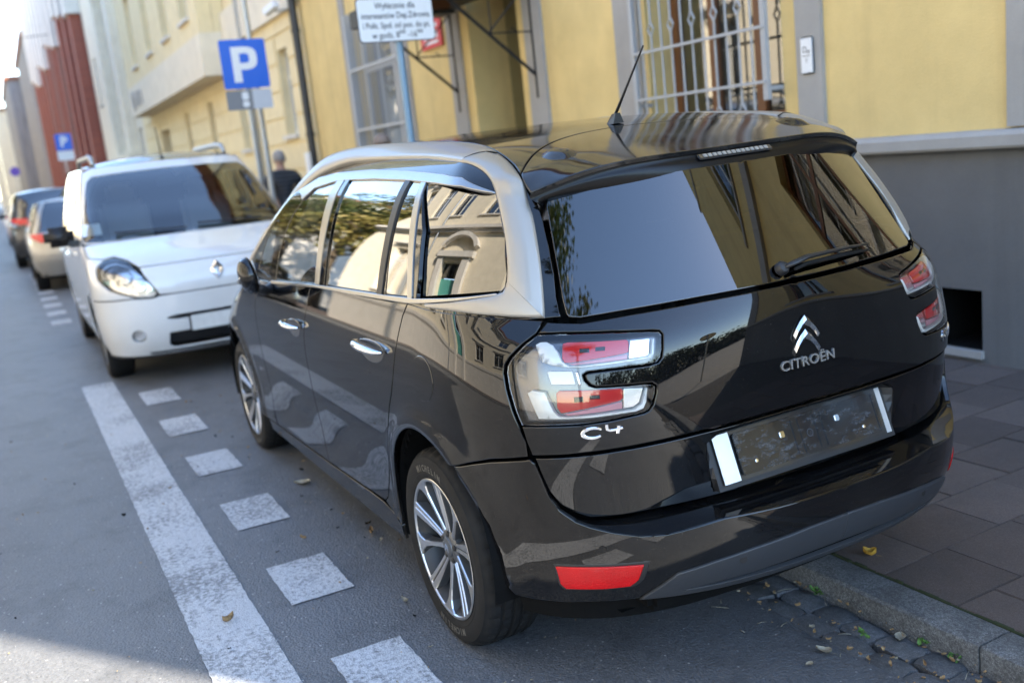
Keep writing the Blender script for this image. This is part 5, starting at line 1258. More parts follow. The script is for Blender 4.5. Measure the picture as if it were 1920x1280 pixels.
# wheels
def make_wheel(parent):
    W0=link('wheel',None,parent)
    prof=[(.221,-.016),(.232,-.003),(.236,.002),(.2365,-.001),(.252,.0035),(.254,.0025),(.275,.006),(.292,.004),(.304,-.001),(.305,-.0035),(.314,-.010),(.3205,-.018),(.3255,-.030),(.3275,-.045),(.3205,-.048),(.3205,-.056),(.328,-.059),(.3285,-.082),(.321,-.085),(.321,-.093),(.3285,-.096),(.3285,-.112),(.321,-.115),(.321,-.123),(.328,-.126),(.3275,-.149),(.3205,-.152),(.3205,-.160),(.327,-.163),(.3245,-.178),(.316,-.192),(.304,-.203),(.275,-.211),(.24,-.206),(.221,-.192)]
    n=168;v=[];f=[];m=len(prof)
    for k in range(n):
        a=2*math.pi*k/n
        for i,(r,h) in enumerate(prof):
            if k%4==0 and 10<=i<=13: r-=.0055 if i>10 else .003
            if k%4==2 and (i in (16,17,24,25)): r-=.0045
            z=max(r*math.sin(a),-.3172);v.append((r*math.cos(a),h,z))
    f=[(k*m+i,((k+1)%n)*m+i,((k+1)%n)*m+i+1,k*m+i+1) for k in range(n) for i in range(m-1)]
    mb=MB();mb.add(v,f);ty=mb.build('tyre',M['rubber'],W0,smooth=True,angle=35)
    for base,word,rr,sz in ((86,'MICHELIN',.268,.030),(266,'MICHELIN',.268,.030)):
        mb=MB();tot=len(word);st=.85*sz/rr
        for i,ch in enumerate(word):
            a=math.radians(base)+(i-(tot-1)/2)*st
            me=text_mesh(ch,sz,.0006,.0008 if sz>.02 else .0002)
            vs=[];
            for q in me.vertices:
                rad=rr+q.co.y;an=a+q.co.x/rad;hh=.0058 if rad>.27 else .0050
                vs.append((rad*math.cos(an),hh+q.co.z+.0006,rad*math.sin(an)))
            mb.add(vs,[list(p.vertices)[::-1] for p in me.polygons]);bpy.data.meshes.remove(me)
        mb.build('tyre_lettering',M['tyretext'],ty)
    mb=MB();mb.lathe([(.232,-.010),(.2335,-.001),(.231,.001),(.224,.0005),(.2215,-.004)],ax=1,n=72);mb.build('rim_lip',M['alloy'],W0,smooth=True,angle=40)
    mb=MB();mb.lathe([(.2235,-.004),(.214,-.020),(.200,-.05),(.195,-.19)],ax=1,n=64);mb.build('rim_barrel',M['rimdark'],W0,smooth=True)
    def depth(r): return -.030+.030*(r/.222)**1.5
    def spoke(name,th,stations,split=None):
        """stations: (r, left half width, right half width)"""
        mb=MB();c,s_=math.cos(R(th)),math.sin(R(th))
        def pt(r,t,h): return (r*c-t*s_,h,r*s_+t*c)
        v=[];
        for r,a,b in stations:
            d=depth(r);v+= [pt(r,-a,d-.004),pt(r,-a+.002,d),pt(r,b-.002,d),pt(r,b,d-.004),pt(r,b+.003,d-.034),pt(r,-a-.003,d-.034)]
        for i in range(len(stations)-1):
            for k in range(6):
                mb.cur=0 if k in (0,1,2) else 1
                mb.add([],[]);q=(i*6+k,i*6+(k+1)%6,(i+1)*6+(k+1)%6,(i+1)*6+k)
                mb.f.append(list(q)[::-1]);mb.m.append(mb.cur);mb.sm.append(False)
        mb.v=v
        e=len(stations)-1
        mb.f.append([0,1,2,3,4,5]);mb.m.append(1);mb.f.append([e*6+k for k in range(5,-1,-1)]);mb.m.append(1)
        me=mb.mesh(name);o=link(name,me,W0);me.materials.append(M['alloy']);me.materials.append(M['alloydark']);return o
    for k in range(5):
        t=95+72*k
        spoke('spoke',t+36,[(.045,.012,.012),(.09,.008,.008),(.15,.008,.008),(.185,.012,.012),(.208,.024,.024),(.2225,.046,.046)])
        spoke('spoke_blade',t,[(.045,.012,-.003),(.09,.016,-.0035),(.15,.024,-.004),(.196,.029,-.004),(.2225,.031,-.004)])
        spoke('spoke_blade',t,[(.045,.0,.012),(.09,-.0005,.013),(.15,-.001,.015),(.196,-.001,.017),(.2225,-.001,.020)])
    mb=MB();mb.lathe([(.062,-.05),(.060,-.030),(.052,-.024),(.034,-.022),(.032,-.018),(.028,-.0165),(.0001,-.0155)],ax=1,n=40);mb.build('hub_cap',M['alloydark'],W0,smooth=True,angle=35)
    for k in range(5):
        a=R(95+36+72*k-36);mb=MB();mb.lathe([(.010,-.035),(.010,-.021),(.007,-.019),(.0001,-.019)],(.046*math.cos(a),0,.046*math.sin(a)),1,12);mb.build('wheel_bolt',M['plastic'],W0,angle=40)
    for zz in (.004,-.006):
        mb=MB();mb.add([(x,h,z+zz) for h in (-.0152,-.0135) for x,z in ((0,.011),(.014,-.003),(.014,-.009),(0,.005),(-.014,-.009),(-.014,-.003))],[(0,5,4,3),(0,3,2,1),(6,9,10,11),(6,7,8,9),(0,1,7,6),(1,2,8,7),(2,3,9,8),(3,4,10,9),(4,5,11,10),(5,0,6,11)]);mb.build('cap_emblem',M['chrome'],W0)
    mb=MB();mb.lathe([(.07,-.10),(.13,-.095),(.135,-.1),(.135,-.115),(.07,-.115)],ax=1,n=48);mb.build('brake_disc',M['alloydark'],W0,smooth=True,angle=30)
    mb=MB();a0=R(25);mb.cbox((.115*math.cos(a0),-.10,.115*math.sin(a0)),(.028,.03,.055),bev=.01);mb.build('brake_caliper',M['caliper'],W0)
    mb=MB();mb.lathe([(.0001,-.13),(.20,-.135)],ax=1,n=40);mb.build('back_plate',M['under'],W0)
    return W0
w0=make_wheel(CAR);w0.location=(0,.888,.317)
for x,y in ((2.84,.880),(0,-.888),(2.84,-.880)):
    w=copy_tree(w0,CAR);w.location=(x,y,.317);w.rotation_euler=(0,R(37 if x>1 else 11),0) if y>0 else (0,R(20),R(180))
    if x>1 or y<0:
        w.rotation_euler=(0,0,0 if y>0 else R(180))
# ------------------------------------------------------------------ generic wheels for the other cars
M['cloth_black']=m_solid('black_jacket',(.015,.016,.019),.8)
def simple_wheel(r,w,rimr,spokes,mat='alloy'):
    W0=bpy.data.objects.new('wheel',None)
    mb=MB();mb.lathe([(rimr,-.01),(rimr+.01,.002),(r-.03,.004),(r-.012,-.008),(r,-.03),(r,-w+.03),(r-.012,-w+.008),(r-.03,-w),(rimr,-w)],ax=1,n=40);mb.v=[(x,y,max(z,-r+.008)) for x,y,z in mb.v]
    parts=[('tyre',mb,'rubber',35)]
    mb=MB();mb.lathe([(rimr+.002,-.004),(rimr-.006,-.004),(rimr-.02,-.03),(rimr-.03,-w)],ax=1,n=36);parts.append(('rim',mb,mat,35))
    mb=MB();mb.lathe([(.0001,-.02),(.05,-.022),(.055,-.04)],ax=1,n=20)
    for k in range(spokes):
        a=2*math.pi*k/spokes;c,s=math.cos(a),math.sin(a);v=[(q*c-t*s,h,q*s+t*c) for q,t,h in ((.03,-.022,-.022),(.03,.022,-.022),(rimr-.004,.03,-.012),(rimr-.004,-.03,-.012),(.03,-.022,-.05),(.03,.022,-.05),(rimr-.004,.03,-.05),(rimr-.004,-.03,-.05))];mb.add(v,[(3,2,1,0),(4,5,6,7),(0,1,5,4),(1,2,6,5),(2,3,7,6),(3,0,4,7)])
    parts.append(('spokes',mb,mat,35))
    mb=MB();mb.lathe([(.0001,-.08),(rimr-.02,-.085)],ax=1,n=24);parts.append(('brake_disc',mb,'under',None))
    return [(n,m.mesh(n,angle=a) ,mt) for n,m,mt,a in parts]
def put_wheels(root,spec,spots):
    for n,me,mt in spec:
        if not me.materials: me.materials.append(M[mt])
    for x,y,z in spots:
        w=link('wheel',None,root);w.location=(x,y,z);w.rotation_euler=(0,0,0 if y>0 else R(180))
        for n,me,mt in spec: link(n,me,w)
# ------------------------------------------------------------------ white van facing the camera
VW=Spl([(.2,.85),(.4,.895),(.7,.915),(.9,.912),(1.0,.902),(1.1,.885),(1.2,.862),(1.4,.812),(1.6,.760),(1.7,.725),(1.78,.68)])
VXR=Spl([(.2,.66),(.5,.70),(1.0,.68),(1.78,.58)])
VXF=Spl([(.2,3.44),(.35,3.52),(.5,3.55),(.65,3.55),(.8,3.54),(.9,3.49),(.97,3.38),(1.05,3.10),(1.12,2.80),(1.2,2.68),(1.4,2.38),(1.6,2.04),(1.7,1.84),(1.78,1.66)])
VAF=Spl([(.2,.72),(.8,.72),(1.0,.60),(1.15,.48),(1.4,.40),(1.78,.34)])
VAN=Wrap(VXR,VW,Spl([(.2,4.5),(1.8,4.5)]),VXF,VAF,3.5)
van=thing('parked_van','white compact van facing the camera parked behind the black car','van',(8.75,.52,0),R(180))
Pv=lambda u,z:VAN.P(u,z)
def Pvf(t,z):
    al=max(-1.,min(1.,t/U0))*math.pi/2;c=max(math.cos(al),0);q=abs(math.sin(al));n=VAN.nf;r=(c**n+q**n)**(-1/n);af=VAN.af(z);return (VAN.xf(z)-af+af*r*c,math.copysign(VAN.w(z)*r*q,al),z)
def tf(y,z):
    s=1 if y>=0 else -1;y=abs(y);lo,hi=0.,U0
    for _ in range(40):
        m=(lo+hi)/2
        if Pvf(m,z)[1]<y: lo=m
        else: hi=m
    return s*lo
def fyz(l): return [(tf(y,z),z) for y,z in l]
wh=M['white']
hl=fyz([(.47,.715),(.52,.69),(.64,.705),(.80,.775),(.865,.87),(.855,.95),(.78,1.005),(.70,1.015),(.62,.98),(.55,.87)])
edge=[(1.02,1.10),(1.0,1.0),(.98,.9),(.98,.70)]
panel('bonnet',Pvf,half([(0,.935),(.3,.935)]+fyz([(.56,.935),(.62,.99),(.70,1.025),(.78,1.012)])+[(.93,1.03),(.98,1.10)]+fyz([(.7,1.115),(.4,1.12)])+[(0,1.122)]),wh,van,sp=.06)
panel('nose_panel',Pvf,half([(0,.705),(.3,.705)]+fyz([(.46,.71),(.545,.87),(.56,.93)])+[(.3,.93),(0,.93)]),wh,van,sp=.06)
slot=half([(0,.535),(.3,.535)]+fyz([(.43,.525),(.43,.515)])+[(.3,.503),(0,.503)])
intake=half([(0,.275)]+fyz([(.40,.275),(.44,.30),(.43,.40)])+[(0,.405)])
fog=[(tf(.655+.05*math.cos(a),.40+.05*math.sin(a)),.40+.05*math.sin(a)) for a in [2*math.pi*k/16 for k in range(16)]]
outer=half([(0,.215),(.4,.215),(.9,.22),(1.05,.35),(1.07,.5),(1.07,.68)]+fyz([(.66,.698),(.52,.685),(.46,.70)])+[(.2,.70),(0,.70)])
panel('front_bumper',Pvf,outer,wh,van,holes=[slot,intake,fog,mirror(fog)],sp=.05)
panel('lower_grille',Pvf,intake,M['plastic'],van,sp=.08,off=-.04,skirt=-.035);panel('upper_slot',Pvf,slot,M['plastic'],van,sp=.08,off=-.03,skirt=-.026)
panel('bumper_lip',Pvf,half([(0,.235),(.5,.24),(.52,.262),(0,.262)]),M['greyplastic'],van,sp=.08,off=.004)
for s in (1,-1):
    f2=fog if s>0 else mirror(fog);panel('fog_lamp',Pvf,f2,M['lampsilver'],van,sp=.03,off=-.02,skirt=.002)
    h2=hl if s>0 else mirror(hl)
    L=panel('headlamp',Pvf,h2,M['glass_lamp'],van,sp=.04,gap=.003,off=.001);panel('reflector',Pvf,h2,M['lampbowl'],L,sp=.04,gap=.003,off=-.03,skirt=-.025)
    for yy,zz,rr in ((.70,.885,.075),(.585,.775,.045)):
        cc=[(s*tf(yy+rr*math.cos(a),zz+rr*math.sin(a)),zz+rr*math.sin(a)) for a in [2*math.pi*k/18 for k in range(18)]];panel('bulb_bowl',Pvf,cc,M['lampbowl'],L,sp=.03,off=-.02,skirt=.004,pillow=.012,pw=.05)
    # flanks
    mr=(lambda l:l) if s>0 else mirror
    um=lambda z,t:2*U0+VAN.xf(z)-VAN.af(z)-t
    arcF=[(U0+x,z) for x,z in arc((2.70,.36),.355,180,0,20)];arcR=[(U0+x,z) for x,z in arc((0,.36),.355,180,0,20)]
    arcF=[((a if a<U0+VAN.xf(b)-VAN.af(b) else VAN.U(a-U0,VAN.w(b)*(1-min(.999,((a-U0-VAN.xf(b)+VAN.af(b))/VAN.af(b)))**3.5)**(1/3.5),b)),b) for a,b in arcF]
    ft=[(um(.345,1.075),.345),(um(.5,1.075),.5),(um(.69,1.075),.69)]+[(um(b,a if s else a),b) for a,b in [hl[2],hl[3],hl[4],hl[5],hl[6]]]+[(um(1.03,.94),1.03),(um(1.10,.99),1.10)]
    side=[(.02,.26),(U0-.36,.26)]+arcR+[(U0+.365,.24),(U0+2.33,.24)]+arcF+ft+[(U0+2.42,1.135),(U0+1.5,1.13),(U0-.2,1.13),(.02,1.13)]
    panel('side_panel',Pv,mr(side),wh,van,flip=True,sp=.06,gap=.001)
    up=[(.02,1.133),(U0+1.5,1.133),(U0+2.44,1.138),(um(1.14,1.0),1.14),(um(1.3,.97),1.3),(um(1.5,.95),1.5),(um(1.66,.95),1.66),(um(1.74,.92),1.74),(U0+1.0,1.745),(.02,1.745)]
    w1=[(U0+1.42,1.20),(U0+2.25,1.19),(U0+2.18,1.28),(U0+1.98,1.45),(U0+1.76,1.58),(U0+1.42,1.60)];w2=[(U0+.42,1.21),(U0+1.30,1.20),(U0+1.30,1.60),(U0+.42,1.60)]
    panel('upper_side',Pv,mr(up),wh,van,holes=[mr(w1),mr(w2)],flip=True,sp=.07,gap=.001)
    for wq in (w1,w2): panel('side_window',Pv,mr(wq),M['glass_dark'],van,flip=True,sp=.08,off=-.006,gap=0)
    mb=MB();mb.cbox((2.23,s*1.03,1.19),(.07,.12,.085),bev=.045);mo=mb.build('door_mirror',M['plastic'],van,smooth=True);mb=MB();mb.cbox((2.24,s*.92,1.12),(.04,.05,.03),bev=.012);mb.build('mirror_arm',M['plastic'],mo)
    mb=MB();mb.tube([(1.55,s*.60,1.77),(1.45,s*.60,1.835),(1.2,s*.60,1.85),(.0,s*.60,1.85),(-.2,s*.60,1.78)],[.02,.026,.026,.026,.02],8);mb.build('roof_rail',M['steel'],van,smooth=True)
    for x0 in (1.25,.3):
        mb=MB();mb.cbox((x0,s*.935,.98),(.10,.018,.018),bev=.008);mb.build('door_handle',wh,van)
    mb=MB()
    for cx in (0,2.70):
        n=24;v=[(cx+.37*math.cos(R(-10+200*i/n)),s*yy,.36+.37*math.sin(R(-10+200*i/n))) for yy in (.86,.5) for i in range(n+1)];mb=MB();mb.add(v,[(i,i+1,n+2+i,n+1+i) for i in range(n)]+[list(range(n+1,2*n+2))]);mb.build('wheel_arch_liner',M['under'],van)
wsl=half([(0,1.128),(.5,1.125),(.86,1.13),(.93,1.15),(.88,1.35),(.82,1.52),(.78,1.62),(.70,1.665),(.4,1.68),(0,1.685)])
panel('windscreen',Pvf,wsl,M['glass_clear'],van,sp=.07,off=-.003)
panel('windscreen_surround',Pvf,half([(0,1.12),(.5,1.117),(.93,1.115),(1.0,1.15),(.95,1.35),(.92,1.55),(.93,1.70),(.7,1.745),(0,1.755)]),wh,van,holes=[wsl],sp=.05,off=-.001)
mb=MB()
def vroof(a,b):
    x=-.58+2.28*a;y=(b*2-1);w=.70*(1 if a<.85 else 1-.35*((a-.85)/.15)**2);return (x,y*w,1.745+.075*(1-y*y)*(1-.5*max(0,(a-.8)/.2)**2)+.01-.03*max(0,(a-.8)/.2)**2)
mb.grid(vroof,30,14);mb.build('roof_panel',M['black_roof'] if 'black_roof' in M else bk,van,smooth=True)
mb=MB();mb.add([(-.68,-.85,.25),(-.68,.85,.25),(-.58,.7,1.75),(-.58,-.7,1.75),(3.3,-.7,.24),(3.3,.7,.24)],[(0,1,2,3),(0,4,5,1)]);mb.build('rear_and_floor',M['under'],van)
mb=MB();mb.cbox((2.45,0,.98),(.45,.78,.10),bev=.05);mb.build('dashboard',M['interior'],van)
for y in (-.38,.38):
    mb=MB();mb.cbox((1.55,y,.85),(.25,.24,.09),bev=.05);mb.cbox((1.32,y,1.12),(.07,.23,.30),Matrix.Rotation(R(-12),3,'Y'),bev=.05);mb.cbox((1.25,y,1.48),(.05,.14,.10),bev=.04);mb.build('seat',M['vanseat'],van,angle=40)
mb=MB();mb.cbox((2.0,0,1.56),(.03,.13,.045),bev=.015);mb.build('rear_view_mirror',M['plastic'],van)
mb=MB();p=Vector(Pvf(-.78,1.22));mb.cbox(p+Vector((-.03,0.02,0)),(.004,.08,.06),Matrix.Rotation(R(-38),3,'Y'));mb.build('paper_notice',M['signwhite'],van)
for s,y0,y1 in ((1,.60,.05),(1,-.05,-.62)):
    mb=MB();mb.tube([Vector(Pvf(tf(y,1.15+.01*k),1.15+.012*k))+Vector((.015,0,.01)) for k,y in enumerate((y0,(y0+y1)/2,y1))],.009,6);mb.build('wiper',M['plastic'],van)
mb=MB();mb.tube([(1.66,0,1.78),(1.55,0,2.06)],[.008,.003],6);mb.cbox((1.67,0,1.77),(.03,.02,.012),bev=.006);mb.build('antenna',M['plastic'],van)
mb=MB();dz=.84;dx=Pvf(0,.84)[0]
o=[(0,.098),(.058,.025),(.062,-.0),(.058,-.025),(0,-.098),(-.058,-.025),(-.062,0),(-.058,.025)]
i_=[(0,.045),(.020,.012),(.021,0),(.020,-.012),(0,-.045),(-.020,-.012),(-.021,0),(-.020,.012)]
P=lambda l,h:[(dx+h-(z*.18),y*.78,dz+z*.78) for y,z in l]
mb.add(P(o,.004)+P([(a*.7,b*.7) for a,b in o],.02)+P(i_,.006),[(k,(k+1)%8,8+(k+1)%8,8+k) for k in range(8)]+[(8+k,8+(k+1)%8,16+(k+1)%8,16+k) for k in range(8)]);mb.build('diamond_badge',M['chrome'],van)
mb=MB();mb.cbox((3.562,0,.455),(.008,.265,.058),bev=.004);mb.build('number_plate',M['plateworn'],van);mb=MB();mb.cbox((3.555,0,.455),(.006,.278,.070),bev=.004);mb.build('plate_frame',M['plastic'],van)
panel('lower_valance',Pvf,half([(0,.214),(.5,.214),(.95,.222),(1.0,.245),(.55,.236),(0,.234)]),M['plastic'],van,sp=.08,off=.005)
spec=simple_wheel(.315,.2,.205,7,'alloydark');put_wheels(van,spec,[(2.70,.87,.307),(2.70,-.87,.307),(0,.87,.307),(0,-.87,.307)])
# ------------------------------------------------------------------ other parked cars
def hull_car(name,label,loc,rz,paint,kind,roofz=1.46,scale=1.0):
    root=thing(name,label,'car',loc,rz,'cars parked along the street')
    if kind=='suv':
        w=[(.25,.84),(.5,.90),(.85,.91),(1.0,.89),(1.08,.86),(1.3,.78),(1.55,.69),(1.66,.60)];xr=[(.25,.70),(.5,.80),(.9,.80),(1.05,.76),(1.3,.62),(1.55,.46),(1.66,.30)];xf=[(.25,3.5),(.6,3.6),(.85,3.5),(1.0,3.1),(1.06,2.6),(1.3,2.1),(1.55,1.65),(1.66,1.4)];belt,top=1.06,1.60
    else:
        w=[(.22,.80),(.5,.86),(.75,.875),(.9,.85),(.97,.82),(1.2,.73),(1.38,.64),(1.46,.56)];xr=[(.22,.66),(.5,.76),(.75,.76),(.9,.70),(.97,.62),(1.2,.36),(1.38,.12),(1.46,-.02)];xf=[(.22,3.3),(.5,3.4),(.7,3.35),(.8,3.05),(.92,2.5),(.97,2.35),(1.2,1.85),(1.38,1.45),(1.46,1.2)];belt,top=.95,1.41
    S=Wrap(Spl(xr),Spl(w),Spl([(.2,3.0),(belt,2.7),(top,2.4)]),Spl(xf),Spl([(.2,.8),(belt-.1,.8),(belt+.05,.5),(top,.38)]),2.5)
    def ring(z,s,n=64,k=1.0):
        o=[]
        for i in range(n+1):
            um=2*U0+S.xf(z)-S.af(z);x,y,_=S.P(um*i/n,z);o.append((x,s*y*k,z))
        return o
    def band(nm,z0,z1,nz,mat,parent=root,cut=None):
        mb=MB();n=64
        for s in (1,-1):
            zs=[z0+(z1-z0)*j/nz for j in range(nz+1)];V=[p for z in zs for p in ring(z,s)];F=[]
            for j in range(nz):
                for i in range(n):
                    q=(j*(n+1)+i,j*(n+1)+i+1,(j+1)*(n+1)+i+1,(j+1)*(n+1)+i)
                    if cut and cut(*[sum(V[k][a] for k in q)/4 for a in range(3)]): continue
                    F.append(q if s<0 else q[::-1])
            mb.add(V,F)
        return mb.build(nm,mat,parent,smooth=True,merge=.0006)
    wr=.33 if kind=='suv' else .31
    band('body',.25,belt,14,paint,cut=lambda x,y,z:any(math.hypot(x-c,z-wr)<wr+.045 for c in (0,2.65)))
    band('glasshouse',belt,top,8,M['glass_dark'])
    Pf=lambda u,z:S.P(u,z)
    for s in (1,-1):
        mr=(lambda l:l) if s>0 else mirror
        for a,b in ((.70,.80),(U0+.62,U0+.70),(U0+1.45,U0+1.56)):
            panel('pillar',Pf,mr([(a,belt-.01),(b+.05,belt-.01),(b,top),(a-.02,top)]),paint,root,flip=True,sp=.08,off=.004,gap=0)
        tz=belt-.16 if kind!='suv' else belt-.12
        panel('tail_lamp',Pf,mr([(.62,tz),(.42,tz+.01),(.42,tz+.12),(.62,tz+.14),(.86,tz+.15),(.88,tz+.10)]),M['red'],root,flip=True,sp=.05,off=.006,gap=0)
        mb=MB();mb.cbox((2.0,s*.98,belt+.06),(.05,.09,.06),bev=.03);mb.build('door_mirror',paint,root,smooth=True)
    mb=MB();z=top
    def rf(a,b):
        r0=ring(top,1,32);i=a*32;k=int(min(31,i));p=Vector(r0[k]).lerp(Vector(r0[k+1]),i-k);y=(2*b-1);return (p.x,p.y*y,top+(roofz-1.40 if kind!='suv' else .07)*(1-y*y)*math.sin(math.pi*a)**.5)
    mb.grid(rf,32,12);mb.build('roof_panel',paint,root,smooth=True)
    panel('rear_bumper',Pf,half([(0,.30),(.7,.30),(.95,.34),(.95,.52),(.6,.54),(0,.54)]),M['greyplastic'] if kind=='suv' else paint,root,flip=True,sp=.06,off=.02)
    mb=MB();mb.cbox((-.79 if kind=='suv' else -.785,0,.64),(.008,.26,.055),bev=.003);mb.build('number_plate',M['signwhite'],root)
    mb=MB();mb.box(-.5,3.2,-.7,.7,.2,.34);mb.build('underbody',M['under'],root)
    for cx in (0,2.65):
        for s in (1,-1):
            mb=MB();n=18;v=[(cx+(wr+.05)*math.cos(R(-10+200*i/n)),s*yy,wr+(wr+.05)*math.sin(R(-10+200*i/n))) for yy in (.83,.5) for i in range(n+1)];mb.add(v,[(i,i+1,n+2+i,n+1+i) for i in range(n)]+[list(range(n+1,2*n+2))]);mb.build('wheel_arch_liner',M['under'],root)
    sp=simple_wheel(wr,.2,wr-.11,6);put_wheels(root,sp,[(x,y*(.86 if kind=='suv' else .84),wr-.008) for x in (0,2.65) for y in (1,-1)])
    return root
hull_car('parked_car','beige hatchback behind the white van seen from the rear',(15.4,.78,0),0,M['beige'],'hatch')
hull_car('parked_car','dark sport utility car with red tail lamps second behind the van',(22.0,.95,0),0,M['darkblue'],'suv')
hull_car('parked_car','silver car furthest down the parking row',(34,1.0,0),0,M['steelpaint'],'hatch')
hull_car('parked_car','dark car parked across the street opposite the cream house',(26.5,6.25,0),R(180),M['darkblue'],'suv')
hull_car('parked_car','red brown car parked across the street further down',(34.5,6.3,0),R(180),M['redpaint'],'hatch')
# ------------------------------------------------------------------ signs
def pole(root,x,y,h,mat='steel',r=.03):
    mb=MB();mb.tube([(0,0,.0),(0,0,h)],r,14);mb.lathe([(r+.004,h),(r+.004,h+.01),(.0001,h+.016)],n=14);mb.build('pole',M[mat],root,angle=40)
def rplate(name,parent,y0,y1,z0,z1,x,mat,rad=.04,th=.004,rim=None):
    P=[]
    for cx,cz,a0 in ((y1-rad,z1-rad,0),(y0+rad,z1-rad,90),(y0+rad,z0+rad,180),(y1-rad,z0+rad,270)):
        for k in range(6): a=R(a0+18*k);P.append((cx+rad*math.cos(a),cz+rad*math.sin(a)))
    mb=MB();mb.prism(P,0,x,x+th);return mb.build(name,M[mat],parent)
def sign_text(body,size,parent,x,y,z,mat,bold=0.0,scale=(1,1)):
    me=text_mesh(body,size,.0006,bold)
    o=link('lettering',me,parent,M[mat]);o.rotation_euler=(R(90),0,R(-90));o.location=(x,y,z);o.scale=(scale[0],scale[1],1);return o
ps=thing('parking_sign','blue parking sign with a white P on a grey pole above the van','sign',(9.8,-1.0,.03));pole(ps,0,0,3.1,'steel',.027)
rplate('sign_plate',ps,-.29,.27,2.52,3.10,-.05,'signblue',.03)
P=[(-.115,0),(-.04,0),(-.04,.13),(.03,.13),(.085,.145),(.115,.18),(.125,.22),(.125,.28),(.115,.325),(.085,.355),(.03,.37),(-.115,.37)]
mb=MB();mb.add([(-.0525,-.01-a*1.28,2.595+b*1.13) for a,b in P[:2]+[(-.04,.13),(-.04,.37),(-.115,.37)]],[(0,1,2,3,4)]);mb.add([(-.0525,-.01-a*1.28,2.595+b*1.13) for a,b in ((-.04,.30),(.03,.30),(.05,.28),(.05,.22),(.03,.20),(-.04,.20),(-.04,.13),(.03,.13),(.085,.145),(.115,.18),(.125,.22),(.125,.28),(.115,.325),(.085,.355),(.03,.37),(-.04,.37))],[(0,15,14,1),(1,14,13,2),(2,13,12),(2,12,11,3),(3,11,10),(3,10,9,4),(4,9,8),(4,8,7),(4,7,6,5)]);mb.f=[f[::-1] for f in mb.f];mb.build('letter_p',M['signwhite'],ps)
rplate('sub_plate',ps,-.29,-.05,2.27,2.50,-.05,'signwhite2',.008);rplate('sub_plate',ps,-.046,.27,2.27,2.50,-.05,'signgrey',.008)
for z0,z1 in ((2.30,2.37),(2.385,2.48)): rplate('pictogram',ps,.0,.08,z0,z1,-.0535,'signwhite',.02,.003)
p2=thing('pole','plain grey metal pole just behind the parking sign','pole',(10.6,-1.32,.05));pole(p2,0,0,6,'steel',.04)
iz=thing('information_sign','white notice sign with black text under a blue plate on a blue grey pole','sign',(4.2,-.845,.03));pole(iz,0,0,2.95,'bluepole',.028)
b0=rplate('plate_border',iz,-.275,.315,2.335,2.640,-.046,'ink',.03,.003);rplate('sign_plate',iz,-.268,.308,2.342,2.633,-.0485,'signwhite',.026,.0025)
rplate('blue_plate',iz,-.275,.315,2.655,3.2,-.05,'signblue',.03)
for k,t in enumerate(('Wyłącznie dla','interesantów Dep.Zdrowia','i Polit. Społ. od pon. do pt.','w godz. 8⁰⁰ -16⁰⁰')):
    sign_text(t,.060,iz,-.0495,.02,2.585-.068*k,'ink',.0004,(.80 if k in (1,2) else .9,1))
fp_=thing('parking_sign','blue parking sign with white plate far down the street','sign',(38,-.55,.03));pole(fp_,0,0,3.6);rplate('sign_plate',fp_,-.33,.23,2.98,3.58,-.05,'signblue',.03);rplate('sub_plate',fp_,-.33,.23,2.62,2.96,-.05,'signwhite',.02);sign_text('P',.5,fp_,-.052,-.05,3.28,'signwhite',.02)
nr=thing('road_sign','round blue and red no parking sign far down the street','sign',(70,.6,0));pole(nr,0,0,3.4)
mb=MB();mb.lathe([(.0001,-.04),(.30,-.04),(.30,-.045),(.24,-.047),(.0001,-.048)],(0,0,3.1),0,24);mb.build('sign_disc',M['signpurple'],nr)
bs=thing('road_sign','round traffic sign seen from behind at the corner, mirrored in the tailgate','sign',(-7.7,-2.4,0));pole(bs,0,0,2.35);mb=MB();mb.lathe([(.0001,-.04),(.30,-.04),(.30,-.045),(.0001,-.046)],(0,0,2.05),0,24);mb.build('sign_disc',M['steel'],bs)
# street lamp over the road, far
sl=thing('street_lamp','hanging street lamp high above the far end of the street','lamp',(60,1.4,9.2));mb=MB();mb.lathe([(.05,.6),(.1,.4),(.4,.15),(.45,0),(.40,-.15),(.0001,-.2)],n=20);mb.build('lamp_shade',M['signwhite'],sl,smooth=True);mb=MB();mb.tube([(0,-4.4,1.0),(0,0,.62),(0,7,1.0)],.02,5);mb.build('span_wire',M['iron'],sl)
